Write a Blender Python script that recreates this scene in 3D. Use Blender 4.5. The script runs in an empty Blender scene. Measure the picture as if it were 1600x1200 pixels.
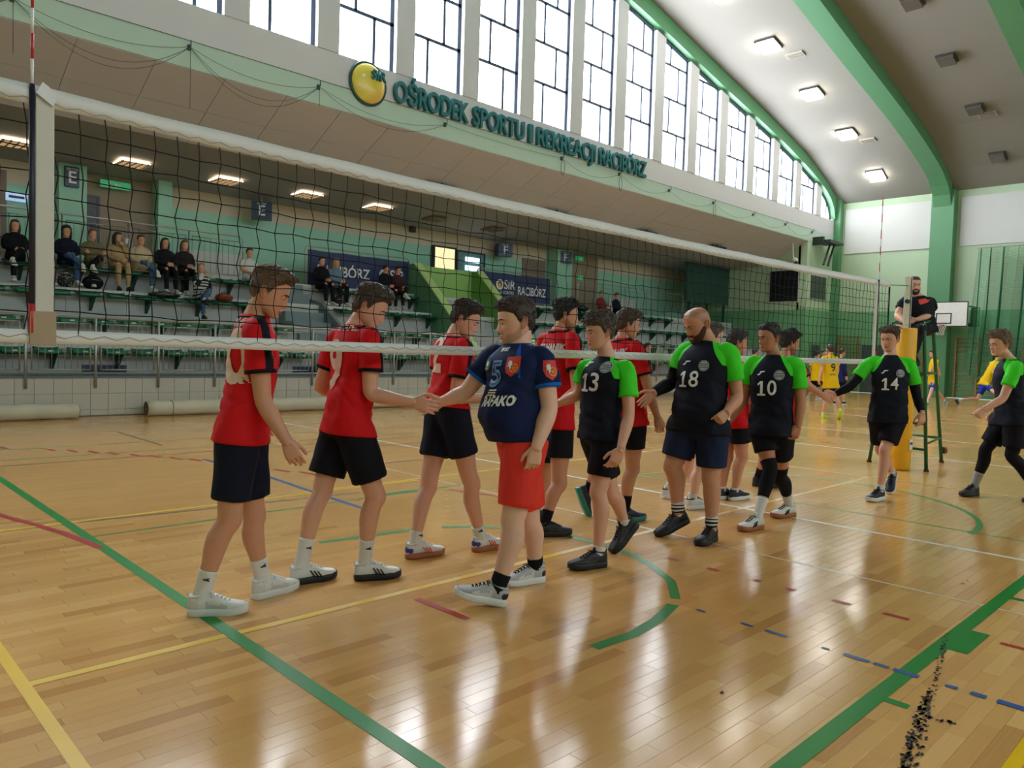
import bpy, bmesh, math, random
import numpy as np
from mathutils import Vector, Matrix, noise as mnoise
from mathutils.bvhtree import BVHTree

random.seed(7)
SC = bpy.context.scene
COL = SC.collection

# ------------------------------------------------------------------ camera
# world: X runs along the net and the window wall, Y towards the window wall, Z up (metres)
FPX = 1181.5
def _n(v):
    v = np.asarray(v, float); return v / np.linalg.norm(v)
_U = _n([1215., -15., FPX]); _V = _n([-1150., -86., FPX])
_Z = _n(np.cross(_U, _V))
if _Z[1] > 0: _Z = -_Z
ROT = np.array([_U, _V, _Z])
CAM = np.array([0., 0., 1.435])
cam_d = bpy.data.cameras.new('camera'); cam = bpy.data.objects.new('camera', cam_d); COL.objects.link(cam)
cam_d.sensor_fit = 'HORIZONTAL'; cam_d.sensor_width = 36.0; cam_d.lens = FPX / 1600 * 36.0
cam_d.clip_start = 0.05; cam_d.clip_end = 300
_r, _u, _b = ROT @ [1, 0, 0], ROT @ [0, -1, 0], ROT @ [0, 0, -1]
cam.matrix_world = Matrix([[_r[0], _u[0], _b[0], 0], [_r[1], _u[1], _b[1], 0], [_r[2], _u[2], _b[2], CAM[2]], [0, 0, 0, 1]])
SC.camera = cam

# ------------------------------------------------------------------ world, light, exposure
W = bpy.data.worlds.new('overcast'); SC.world = W; W.use_nodes = True
bg = W.node_tree.nodes['Background']; bg.inputs[0].default_value = (0.80, 0.88, 1.0, 1); bg.inputs[1].default_value = 1.0
WINDOW_LIGHT = 9.5          # daylight through the glazed gable above the stand
BACK_FILL = 3.4            # ambient fill from added, unseen glowing panes behind the photographer
LAMP_LIGHT = 22.0           # the four ceiling lamps that are lit
SC.view_settings.view_transform = 'Standard'; SC.view_settings.look = 'None'
SC.view_settings.gamma = 1.0; SC.view_settings.use_curve_mapping = False
SC.view_settings.exposure = 1.0

# ------------------------------------------------------------------ measuring helpers
def at(px, py, cz):
    """point seen at photo pixel (px,py) at camera depth cz"""
    return CAM + ROT @ np.array([(px - 800) / FPX * cz, (py - 600) / FPX * cz, cz])
def onY(px, py, Y):
    d = ROT @ np.array([px - 800, py - 600, FPX]); return CAM + d * (Y / d[1])
def onX(px, py, X):
    d = ROT @ np.array([px - 800, py - 600, FPX]); return CAM + d * (X / d[0])
def onZ(px, py, z=0.):
    d = ROT @ np.array([px - 800, py - 600, FPX]); return CAM + d * ((z - CAM[2]) / d[2])
def cdir(x, up, toward):
    """direction given as image right, image up, towards the viewer"""
    return _n(ROT @ np.array([x, -up, -toward]))

# ------------------------------------------------------------------ materials
def lin(c):
    return tuple((v / 12.92 if v <= 0.04045 else ((v + 0.055) / 1.055) ** 2.4) for v in (c[0] / 255, c[1] / 255, c[2] / 255)) + (1,)
MATS = {}
def M(name, rgb, rough=0.6, var=0.08, scale=6.0, metal=0.0, bump=0.0, bscale=40.0, spec=0.5, coat=0.0, sss=0.0):
    if name in MATS: return MATS[name]
    m = bpy.data.materials.new(name); m.use_nodes = True
    nt = m.node_tree; N = nt.nodes; L = nt.links
    p = N['Principled BSDF']
    c = lin(rgb)
    tc = N.new('ShaderNodeTexCoord'); nz = N.new('ShaderNodeTexNoise'); nz.inputs['Scale'].default_value = scale; nz.inputs['Detail'].default_value = 3
    L.new(tc.outputs['Object'], nz.inputs['Vector'])
    mx = N.new('ShaderNodeMix'); mx.data_type = 'RGBA'
    mx.inputs['A'].default_value = tuple(v * (1 - var) for v in c[:3]) + (1,)
    mx.inputs['B'].default_value = tuple(min(1, v * (1 + var)) for v in c[:3]) + (1,)
    L.new(nz.outputs['Fac'], mx.inputs['Factor']); L.new(mx.outputs['Result'], p.inputs['Base Color'])
    p.inputs['Roughness'].default_value = rough; p.inputs['Metallic'].default_value = metal
    p.inputs['Specular IOR Level'].default_value = spec if rough < .65 else min(spec, .15)
    p.inputs['Coat Weight'].default_value = coat
    if sss > 0:
        p.inputs['Subsurface Weight'].default_value = sss; p.inputs['Subsurface Radius'].default_value = (0.02, 0.008, 0.004); p.inputs['Subsurface Scale'].default_value = 0.5
    if bump > 0:
        n2 = N.new('ShaderNodeTexNoise'); n2.inputs['Scale'].default_value = bscale; n2.inputs['Detail'].default_value = 4
        L.new(tc.outputs['Object'], n2.inputs['Vector'])
        b = N.new('ShaderNodeBump'); b.inputs['Strength'].default_value = bump; b.inputs['Distance'].default_value = 0.01
        L.new(n2.outputs['Fac'], b.inputs['Height']); L.new(b.outputs['Normal'], p.inputs['Normal'])
    MATS[name] = m; return m
def ME(name, rgb, strength):
    if name in MATS: return MATS[name]
    m = bpy.data.materials.new(name); m.use_nodes = True
    p = m.node_tree.nodes['Principled BSDF']
    p.inputs['Base Color'].default_value = lin(rgb); p.inputs['Emission Color'].default_value = lin(rgb); p.inputs['Emission Strength'].default_value = strength
    p.inputs['Roughness'].default_value = 0.2
    MATS[name] = m; return m
def M2(name, base, stripes, rough=0.7, bump=0.12, bscale=55.0):
    """cloth with crisp fields of colour: stripes = [(vertex attribute, rgb)], field shows where the attribute is > 0"""
    if name in MATS: return MATS[name]
    m = M(name, base, rough, 0.10, 9.0, bump=bump, bscale=bscale)
    nt = m.node_tree; N = nt.nodes; L = nt.links; p = N['Principled BSDF']
    cur = p.inputs['Base Color'].links[0].from_socket
    for a, rgb in stripes:
        at_ = N.new('ShaderNodeAttribute'); at_.attribute_name = a
        g = N.new('ShaderNodeMath'); g.operation = 'GREATER_THAN'; g.inputs[1].default_value = 0.0
        L.new(at_.outputs['Fac'], g.inputs[0])
        mx = N.new('ShaderNodeMix'); mx.data_type = 'RGBA'; mx.inputs['B'].default_value = lin(rgb)
        L.new(g.outputs[0], mx.inputs['Factor']); L.new(cur, mx.inputs['A']); cur = mx.outputs['Result']
    L.new(cur, p.inputs['Base Color']); return m

# ------------------------------------------------------------------ mesh helpers
class MB:
    """collects shapes, builds ONE mesh object"""
    def __init__(s): s.v = []; s.f = []; s.n = 0; s.att = {}
    def add(s, V, F, att=None):
        V = np.asarray(V, float).reshape(-1, 3); o = s.n
        s.v.append(V); s.n += len(V); s.f += [tuple(i + o for i in f) for f in F]
        if att is not None:
            for k, a in att.items():
                s.att.setdefault(k, []).append((o, np.asarray(a, float).ravel()))
        return s
    def box(s, x0, x1, y0, y1, z0, z1):
        V = [(x, y, z) for z in (z0, z1) for y in (y0, y1) for x in (x0, x1)]
        return s.add(V, [(0, 2, 3, 1), (4, 5, 7, 6), (0, 1, 5, 4), (2, 6, 7, 3), (0, 4, 6, 2), (1, 3, 7, 5)])
    def obox(s, c, ax, ay, az):
        c = np.asarray(c, float); ax, ay, az = (np.asarray(a, float) for a in (ax, ay, az))
        V = [c + i * ax + j * ay + k * az for k in (-1, 1) for j in (-1, 1) for i in (-1, 1)]
        return s.add(V, [(0, 2, 3, 1), (4, 5, 7, 6), (0, 1, 5, 4), (2, 6, 7, 3), (0, 4, 6, 2), (1, 3, 7, 5)])
    def tube(s, pts, r, m=8, closed=False):
        pts = np.asarray(pts, float); n = len(pts)
        rr = np.full(n, r) if np.isscalar(r) else np.asarray(r, float)
        t = np.gradient(pts, axis=0); t /= np.linalg.norm(t, axis=1)[:, None] + 1e-12
        ref = np.array([0, 0, 1.]) if abs(t[0][2]) < .9 else np.array([1., 0, 0])
        V = []
        for i in range(n):
            a = np.cross(ref, t[i]); 
            if np.linalg.norm(a) < 1e-6: a = np.cross([0, 1, 0.3], t[i])
            a /= np.linalg.norm(a); b = np.cross(t[i], a); ref = ref if abs(np.dot(ref, t[i])) < .95 else b
            for k in range(m):
                an = 2 * math.pi * k / m; V.append(pts[i] + rr[i] * (math.cos(an) * a + math.sin(an) * b))
        F = [(i * m + k, i * m + (k + 1) % m, (i + 1) * m + (k + 1) % m, (i + 1) * m + k) for i in range(n - 1) for k in range(m)]
        F += [tuple(range(m - 1, -1, -1)), tuple((n - 1) * m + k for k in range(m))]
        return s.add(V, F)
    def prism(s, prof, axis, a0, a1):
        """extrude a 2-D outline along an axis ('x': outline in y,z; 'y': x,z; 'z': x,y)"""
        n = len(prof); mk = {'x': lambda p, a: (a, p[0], p[1]), 'y': lambda p, a: (p[0], a, p[1]), 'z': lambda p, a: (p[0], p[1], a)}[axis]
        V = [mk(p, a0) for p in prof] + [mk(p, a1) for p in prof]
        F = [(i, (i + 1) % n, n + (i + 1) % n, n + i) for i in range(n)] + [tuple(range(n - 1, -1, -1)), tuple(range(n, 2 * n))]
        return s.add(V, F)
    def ball(s, c, rx, ry=None, rz=None, seg=16, ax=None):
        ry = rx if ry is None else ry; rz = rx if rz is None else rz
        V = []; F = []; h = seg // 2
        A = np.eye(3) if ax is None else np.asarray(ax)
        for i in range(h + 1):
            th = math.pi * i / h
            for k in range(seg):
                ph = 2 * math.pi * k / seg
                l = np.array([rx * math.sin(th) * math.cos(ph), ry * math.sin(th) * math.sin(ph), rz * math.cos(th)])
                V.append(np.asarray(c) + l @ A)
        for i in range(h):
            for k in range(seg): F.append((i * seg + k, (i + 1) * seg + k, (i + 1) * seg + (k + 1) % seg, i * seg + (k + 1) % seg))
        return s.add(V, F)
    def mesh(s, name, mats, smooth=False, fix=True):
        me = bpy.data.meshes.new(name)
        V = np.concatenate(s.v) if s.v else np.zeros((0, 3))
        me.from_pydata(V.tolist(), [], s.f)
        for m in (mats if isinstance(mats, (list, tuple)) else [mats]): me.materials.append(m)
        for k, parts in s.att.items():
            arr = np.full(len(V), -1.0)
            for o, a in parts: arr[o:o + len(a)] = a
            at_ = me.attributes.new(k, 'FLOAT', 'POINT'); at_.data.foreach_set('value', arr.astype(np.float32))
        if fix:
            b = bmesh.new(); b.from_mesh(me); bmesh.ops.recalc_face_normals(b, faces=b.faces); b.to_mesh(me); b.free()
        if smooth: me.polygons.foreach_set('use_smooth', [True] * len(me.polygons))
        return me
    def build(s, name, mats, parent=None, smooth=False, loc=None, fix=True):
        return link(name, s.mesh(name, mats, smooth, fix), parent, loc)
def link(name, data, parent=None, loc=None):
    o = bpy.data.objects.new(name, data); COL.objects.link(o)
    if parent is not None: o.parent = parent
    if loc is not None: o.location = Vector(loc)
    return o
def bevel(o, w=0.01, seg=2):
    m = o.modifiers.new('bevel', 'BEVEL'); m.width = w; m.segments = seg; m.limit_method = 'ANGLE'; return o
def tag(o, label=None, cat=None, group=None, kind=None):
    if label: o['label'] = label
    if cat: o['category'] = cat
    if group: o['group'] = group
    if kind: o['kind'] = kind
    return o
def struct(o, label=None): return tag(o, label, kind='structure')
def empty(name, loc, label, cat, group=None):
    o = link(name, None, None, loc); return tag(o, label, cat, group)
def text_mesh(txt, size, extrude=0.0, font_bold=0.0, sx=1.0, align='CENTER', shear=0.0, valign='CENTER'):
    cu = bpy.data.curves.new('lettering', 'FONT'); cu.body = txt; cu.size = size; cu.extrude = extrude; cu.offset = font_bold; cu.shear = shear
    cu.align_x = align; cu.align_y = valign; cu.resolution_u = 4
    o = bpy.data.objects.new('lettering', cu); COL.objects.link(o)
    me = bpy.data.meshes.new_from_object(o.evaluated_get(bpy.context.evaluated_depsgraph_get()))
    bpy.data.objects.remove(o); bpy.data.curves.remove(cu)
    if sx != 1.0:
        for v in me.vertices: v.co.x *= sx
    return me
def text_obj(txt, size, loc, right, up, mat, parent=None, name='lettering', extrude=0.0, bold=0.0, sx=1.0, off=0.0, align='CENTER', width=None, valign='CENTER'):
    me = text_mesh(txt, size, extrude, bold, sx, align, 0.0, valign); me.materials.clear(); me.materials.append(mat)
    if width:
        xs = [v.co.x for v in me.vertices]; k = width / (max(xs) - min(xs))
        for v in me.vertices: v.co.x *= k
    r = Vector(right).normalized(); u = Vector(up).normalized(); n = r.cross(u)
    Rm = Matrix([[r[0], u[0], n[0]], [r[1], u[1], n[1]], [r[2], u[2], n[2]]])
    l = Vector(loc) + n * off
    base = Vector((0, 0, 0))
    if parent is not None: base = parent.matrix_basis.translation
    me.transform(Rm.to_4x4()); 
    return link(name, me, parent, l - base)
# ================================================================== THE HALL
SILL = 8.05; FASC = 6.80; WY = 15.4; RX = 36.3; LX = -9.5; BY = -12.1
_ax = np.array([13.4, 16.5, 20.3, 22.25, 24.2, 26.2, 28.3, 30.4, 32.5, 33.9, 34.7, 35.25, 35.6, 35.8])
_az = np.array([13.65, 13.35, 12.66, 12.26, 11.83, 11.40, 10.98, 10.53, 10.00, 9.58, 9.27, 8.95, 8.60, 8.10])
def zarch(x): return float(np.interp(abs(x - 13.4) + 13.4, _ax, _az))
_cx = np.array([13.4, 16.5, 20.3, 24.2, 28.3, 32.5, 34.7, 36.3]); _cz = np.array([14.3, 14.0, 13.22, 12.36, 11.50, 10.50, 9.68, 8.86])
def zceil(x): return float(np.interp(abs(x - 13.4) + 13.4, _cx, _cz))

mWallW = M('painted_plaster_white', (208, 207, 212), 0.7, 0.03, 1.5)
mMint = M('painted_plaster_pale_mint', (182, 206, 192), 0.6, 0.03, 1.5)
mRib = M('painted_concrete_green', (86, 142, 100), 0.5, 0.05, 1.2, bump=0.05)
mWallG = M('oil_paint_green', (112, 168, 124), 0.35, 0.05, 0.8, bump=0.04, bscale=12)
mWallLG = M('emulsion_pale_green', (178, 202, 170), 0.6, 0.05, 0.7)
mCeil = M('ceiling_emulsion', (140, 137, 130), 0.75, 0.03, 0.6)
mSoff = M('soffit_boards', (196, 192, 194), 0.7, 0.04, 0.8)
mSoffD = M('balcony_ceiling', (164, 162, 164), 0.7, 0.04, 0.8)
mFrame = M('window_frame_steel', (62, 76, 98), 0.5, 0.05)
mPane = ME('daylit_frosted_pane', (240, 246, 255), WINDOW_LIGHT); mPaneFill = ME('fill_frosted_pane', (240, 246, 255), BACK_FILL)
mPier = M('pier_white', (206, 206, 210), .7, .03, 1.5)
mConc = M('stand_concrete', (206, 206, 202), 0.6, 0.08, 2.5, bump=0.08)
mConcD = M('stand_concrete_grey', (182, 184, 184), 0.65, 0.08, 2.5)

# ---- floor -----------------------------------------------------------------
mFloorFar = M('parquet_far', (196, 152, 96), 0.25, 0.1, 3.0)
def parquet():
    m = bpy.data.materials.new('lacquered_parquet'); m.use_nodes = True
    nt = m.node_tree; N = nt.nodes; L = nt.links; p = N['Principled BSDF']
    g = N.new('ShaderNodeNewGeometry')
    a = N.new('ShaderNodeAttribute'); a.attribute_name = 'tone'
    r = N.new('ShaderNodeValToRGB')
    cs = [(0, (164, 112, 56)), (.35, (200, 150, 86)), (.7, (213, 166, 98)), (1, (226, 186, 122))]
    r.color_ramp.elements[0].position = 0; r.color_ramp.elements[0].color = lin(cs[0][1])
    r.color_ramp.elements[1].position = 1; r.color_ramp.elements[1].color = lin(cs[3][1])
    for t, c in cs[1:3]:
        e = r.color_ramp.elements.new(t); e.color = lin(c)
    mp = N.new('ShaderNodeMapping'); mp.inputs['Scale'].default_value = (2.0, 45.0, 1.0)
    nz = N.new('ShaderNodeTexNoise'); nz.inputs['Scale'].default_value = 2.0; nz.inputs['Detail'].default_value = 5; nz.inputs['Roughness'].default_value = .6
    L.new(g.outputs['Position'], mp.inputs['Vector']); L.new(mp.outputs['Vector'], nz.inputs['Vector'])
    n2 = N.new('ShaderNodeTexNoise'); n2.inputs['Scale'].default_value = 0.7; n2.inputs['Detail'].default_value = 4
    L.new(g.outputs['Position'], n2.inputs['Vector'])
    ad = N.new('ShaderNodeMath'); ad.operation = 'MULTIPLY_ADD'; ad.inputs[1].default_value = 0.22; L.new(nz.outputs['Fac'], ad.inputs[0]); L.new(a.outputs['Fac'], ad.inputs[2])
    sb = N.new('ShaderNodeMath'); sb.operation = 'SUBTRACT'; sb.inputs[1].default_value = 0.11; L.new(ad.outputs[0], sb.inputs[0])
    L.new(sb.outputs[0], r.inputs['Fac']); L.new(r.outputs['Color'], p.inputs['Base Color'])
    mr = N.new('ShaderNodeMapRange'); mr.inputs['From Min'].default_value = .3; mr.inputs['From Max'].default_value = .7; mr.inputs['To Min'].default_value = .12; mr.inputs['To Max'].default_value = .21
    L.new(n2.outputs['Fac'], mr.inputs['Value']); L.new(mr.outputs['Result'], p.inputs['Roughness'])
    bp = N.new('ShaderNodeBump'); bp.inputs['Strength'].default_value = .04; bp.inputs['Distance'].default_value = .004
    L.new(nz.outputs['Fac'], bp.inputs['Height']); L.new(bp.outputs['Normal'], p.inputs['Normal'])
    p.inputs['Specular IOR Level'].default_value = 0.6
    return m
mPar = parquet()
floor = struct(MB().box(LX, RX, BY, 22.0, -0.30, -0.012).build('floor', mFloorFar), 'varnished wooden sports hall floor with painted court lines')
PW, PL, GAP = 0.072, 0.48, 0.0006
def plank_shape(L_, W_, tone):
    b = MB(); c = 0.0006
    V = [(0, 0, -.012), (L_, 0, -.012), (L_, W_, -.012), (0, W_, -.012), (0, 0, -c), (L_, 0, -c), (L_, W_, -c), (0, W_, -c), (c, c, 0), (L_ - c, c, 0), (L_ - c, W_ - c, 0), (c, W_ - c, 0)]
    F = [(0, 1, 5, 4), (1, 2, 6, 5), (2, 3, 7, 6), (3, 0, 4, 7), (4, 5, 9, 8), (5, 6, 10, 9), (6, 7, 11, 10), (7, 4, 8, 11), (8, 9, 10, 11)]
    return V, F
rnd = random.Random(3)
plank_meshes = []; TONES = [.24, .36, .42, .46, .5, .53, .56, .6, .64, .68, .76, .55]; FTONES = [.44, .48, .5, .53, .56, .6]
for k in range(12):
    V, F = plank_shape(PL - GAP, PW - GAP, 0); b = MB(); b.add(V, F, {'tone': np.full(len(V), TONES[k])}); plank_meshes.append(b.mesh('plank', mPar))
spots = []
ny0, ny1 = int(-2.5 / PW), int(15.38 / PW)
for j in range(ny0, ny1):
    off = (j * 0.618 % 1.0) * PL if j % 3 else (j * 0.37 % 1.0) * PL
    y = j * PW
    for i in range(int(-4.0 / PL), int(31 / PL)):
        spots.append((i * PL + off, y))
sp = np.array(spots); cen = np.stack([sp[:, 0] + PL / 2, sp[:, 1] + PW / 2, np.zeros(len(sp))], 1)
cc = (cen - CAM) @ ROT
px = 800 + FPX * cc[:, 0] / cc[:, 2]; py = 600 + FPX * cc[:, 1] / cc[:, 2]
vis = (cc[:, 2] > .15) & (px > -900) & (px < 2500) & (py < 2600)
size = np.where(vis, 1.0 / np.maximum(cc[:, 2], .1) ** 3 * (cc[:, 2] > .5), 0)
order = np.argsort(-size)
single = [i for i in order if vis[i] and -40 < px[i] < 1640 and py[i] < 1215][:300]
ss = set(single)
for i in single:
    o = link('plank', plank_meshes[rnd.randrange(12)], floor, (sp[i][0], sp[i][1], 0.0))
rest = MB(); Vp, Fp = plank_shape(PL - GAP, PW - GAP, 0); Vp = np.array(Vp)
idx = [i for i in np.nonzero(vis)[0] if i not in ss]
near = [i for i in idx if cc[i, 2] < 11]; far = [i for i in idx if cc[i, 2] >= 11]
Vall = []; Fall = []; tone = []
for q, i in enumerate(near):
    Vall.append(Vp + [sp[i][0], sp[i][1], 0]); o = q * 12; Fall += [tuple(a + o for a in f) for f in Fp]; tone += [rnd.choice(TONES if cc[i, 2] < 6 else FTONES)] * 12
base = len(near) * 12
for q, i in enumerate(far):
    x, y = sp[i]; Vall.append(np.array([(x, y, 0), (x + PL - GAP, y, 0), (x + PL - GAP, y + PW - GAP, 0), (x, y + PW - GAP, 0)])); o = base + q * 4; Fall.append((o, o + 1, o + 2, o + 3)); tone += [rnd.choice(FTONES)] * 4
rest.add(np.concatenate(Vall), Fall, {'tone': np.array(tone)})
ro = rest.build('plank_field', mPar, floor, fix=False); ro['kind'] = 'stuff'
fb = MB(); V = [(LX, BY, -.008), (RX, BY, -.008), (RX, 15.4, -.008), (LX, 15.4, -.008)]
fb.add(V, [(0, 1, 2, 3)], {'tone': np.full(4, .55)}); fbo = fb.build('floor_surface', mPar, floor, fix=False)

# painted lines (each a strip of paint on the boards)
mLG = M('court_paint_green', (6, 126, 44), 0.34, 0.12, 3.0, spec=.3); mLY = M('court_paint_yellow', (222, 178, 4), 0.34, 0.12, 3.0, spec=.3)
mLW = M('court_paint_white', (220, 218, 208), 0.3, 0.1, 3.0); mLR = M('court_paint_red', (170, 40, 36), 0.34, 0.15, 3.0, spec=.3)
mLB = M('court_paint_blue', (44, 84, 150), 0.3, 0.15, 3.0); mLK = M('court_paint_dark', (58, 56, 54), 0.35, 0.15, 3.0); mLg = M('court_paint_thin_green', (74, 148, 78), 0.3, 0.1, 3.0)
mLT = M('court_paint_faded_yellow', (218, 178, 36), 0.34, 0.15, 3.0, spec=.3)
lz = [0.0006]
def line(pts, w, mat, name='court_line', closed=False):
    pts = np.array(pts, float)[:, :2]; n = len(pts); t = np.gradient(pts, axis=0) if n > 2 else np.array([pts[1] - pts[0]] * 2)
    t /= np.linalg.norm(t, axis=1)[:, None]; nn = np.stack([-t[:, 1], t[:, 0]], 1) * w / 2
    lz[0] += 0.00004; z = lz[0]
    V = [(*p, z) for p in pts + nn] + [(*p, z) for p in pts - nn]
    b = MB(); b.add(V, [(i, n + i, n + i + 1, i + 1) for i in range(n - 1)]); return b.build(name, mat, floor, fix=False)
def arc(cx, cy, r, a0, a1, w, mat, n=40):
    return line([(cx + r * math.cos(a), cy + r * math.sin(a)) for a in np.linspace(math.radians(a0), math.radians(a1), n)], w, mat)
line([(6.62, -1), (6.62, 15)], .05, mLW); line([(5.165, -1), (5.165, 12)], .025, M('court_paint_worn_white', (206, 190, 160), 0.3, 0.1)); line([(12.56, -3), (12.56, 15)], .05, mLW); line([(15.7, -3), (15.7, 15)], .05, mLW); line([(20.5, -3), (20.5, 15)], .05, mLW)
line([(1.6, 9.82), (13, 9.82)], .03, mLK); line([(1.66, 6.52), (2.2, 6.47), (4.2, 6.3)], .03, mLK); line([(4.5, 7.75), (9, 7.75)], .03, mLK); line([(5.0, 9.18), (12, 9.18)], .03, mLK)
line([(-2, 10.27), (14, 10.27)], .03, mLg); line([(-2, 11.19), (14, 11.19)], .03, mLg)
line([(1.61, 5.985), (5.3, 6.07)], .03, mLG); line([(4.24, 6.08), (4.75, 6.08)], .10, mLG)
line([(7.34, -1), (7.34, 5.4)], .03, mLg); arc(7.32, 3.6, 1.78, -92, 92, .05, mLg)
line([(-6, 6.55), (2.9, 6.55), (5, 6.55)], .05, mLT); line([(3.6, 6.62), (9.75, 6.62)], .05, mLT); line([(.717, 3.56), (4.0, 3.57)], .05, mLT); line([(4.0, 3.57), (9.75, 3.58)], .05, M('court_paint_worn_yellow', (206, 168, 88), .3, .15, 3.0)); line([(.717, .62), (9.75, .62)], .05, mLY)
line([(.717, -3), (.717, 12.6)], .05, mLY); line([(9.75, -3), (9.75, 12.6)], .05, M('court_paint_worn_yellow', (206, 168, 88), .3, .15, 3.0))
line([(3.74, 9.2), (3.80, 7.6), (3.74, 6.4), (3.72, 5.45)], .05, mLB); line([(3.78, 12.7), (3.78, 10.7)], .025, mLK)
line([(1.60, -1), (1.60, 13)], .07, mLG)
line([(2.85, 2.30), (3.15, 2.28), (3.41, 2.32), (3.70, 2.41)], .07, mLG); line([(3.80, 2.46), (4.08, 2.68), (4.29, 3.0), (4.41, 3.27), (4.44, 3.55), (4.43, 3.85), (4.36, 4.12), (4.21, 4.38), (4.02, 4.58), (3.83, 4.69)], .06, mLG)
line([(2.82, 4.85), (3.25, 4.82), (3.68, 4.75)], .06, mLG)
line([(1.6, 1.165), (18, 1.165)], .075, mLG); b = MB(); b.add([(4.22, 1.165, .0022), (4.62, 1.165, .0022), (4.62, 1.04, .0022), (4.22, 1.04, .0022)], [(0, 1, 2, 3)]); b.build('court_mark', mLG, floor, fix=False)
line([(3.375, 1.165), (3.375, 1.035)], .05, mLG); line([(5.47, 1.165), (5.47, 1.05)], .05, mLG)
line([(1.24, 7.3), (1.29, 7.05), (1.36, 6.8), (1.43, 6.52), (1.50, 6.2), (1.55, 5.9), (1.585, 5.62)], .055, mLR)
0 and line([(1.585, 5.6), (1.75, 4.9), (2.2, 3.72), (2.3, 3.4), (2.36, 3.1)], .04, M('court_paint_worn_red', (190, 132, 84), 0.3, 0.2, 4.0))
for y0, y1 in [(2.69, 2.60), (2.35, 2.30), (2.13, 2.07), (1.84, 1.73), (1.55, 1.41), (.97, .82), (.5, .36), (3.02, 2.92)]: line([(4.53, y0), (4.53, y1)], .04, mLR)
line([(2.62, 3.42), (2.63, 2.98)], .045, mLR)
for x, y in [(2.07, 11.42), (2.49, 10.96), (2.68, 10.70), (2.86, 10.49), (3.02, 10.23), (3.19, 9.94), (3.34, 9.73), (3.49, 9.44), (3.63, 9.18), (4.1, 7.9), (4.25, 7.6), (4.4, 7.25), (4.95, 5.8), (5.05, 5.5)]: line([(x - .02, y + .13), (x + .03, y - .13)], .045, mLR)
for y0, y1, w in [(2.28, 2.22, .02), (2.0, 1.93, .02), (1.86, 1.74, .03), (1.56, 1.52, .02), (1.45, 1.33, .035), (1.31, 1.24, .03), (1.22, 1.11, .04), (1.0, .95, .03), (.90, .84, .04), (.80, .62, .045)]: line([(3.735, y0), (3.735, y1)], w, mLB)
# worn black scuffs left by old tape
mScuff = M('tape_scuff', (44, 36, 28), 0.5, 0.3, 30.0)
def scuff(cs, rag=.35):
    b = MB(); r2 = random.Random(11)
    for (x, y, w, l) in cs:
        for q in range(5):
            xx = x + r2.uniform(-l, l); yy = y + r2.uniform(-w, w) * .6; a = r2.uniform(.004, .016); bb = r2.uniform(.002, .008)
            k = 7; V = [(xx + a * math.cos(2 * math.pi * t / k) * r2.uniform(.5, 1.4), yy + bb * math.sin(2 * math.pi * t / k) * r2.uniform(.5, 1.4), .0027) for t in range(k)]
            b.add(V, [tuple(range(k))])
    o = b.build('scuff_marks', mScuff, floor, fix=False); o['kind'] = 'stuff'
scuff([(4.40 - .065 * t, 1.19 - .0145 * t, .012, .05) for t in range(24)] + [(3.55 - .05 * t, 1.02 - .01 * t, .018, .06) for t in range(16)] * 3 + [(3.34, .93, .05, .012), (3.36, .87, .03, .012)] * 2 + [(6.1, 1.5, .01, .1), (5.6, 1.42, .01, .07), (2.9, 1.62, .02, .02)])

# ---- window wall (gable) ----------------------------------------------------
w = MB().box(LX, RX + .5, WY, WY + .5, 7.33, SILL)
wall_w = struct(w.build('wall_window', mWallW), 'white gable wall band under the arched windows')
struct(MB().box(LX, RX + .2, WY - .01, WY + .5, FASC, 7.33).build('trim_1', mMint), 'pale mint band along the lower edge of the gable wall')
struct(MB().box(33.3, RX + .2, WY - .005, WY + .4, 3.75, FASC).build('wall_corner', mWallLG), 'pale green wall beside the end of the stand')
struct(MB().box(33.3, RX + .2, WY - .02, WY + .4, 0, 3.75).build('wall_corner_lower', mWallG), 'green painted lower wall beside the end of the stand')
PIT = 2.104; WWID = 1.56
piers = MB()
def win_poly(x0, x1, z0, z1, yy, b, t=.02):
    """a slab between x0..x1 from z0 up to z1, cut off by the arch"""
    xs = [x0, (x0 + x1) / 2, x1]; tops = [min(z1, zarch(x) - .12) for x in xs]
    if max(tops) <= z0 + .03: return False
    prof = [(x0, z0), (x1, z0)] + [(x, max(z0 + .005, t_)) for x, t_ in zip(xs[::-1], tops[::-1])]
    b.prism(prof, 'y', yy, yy + t); return True
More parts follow.
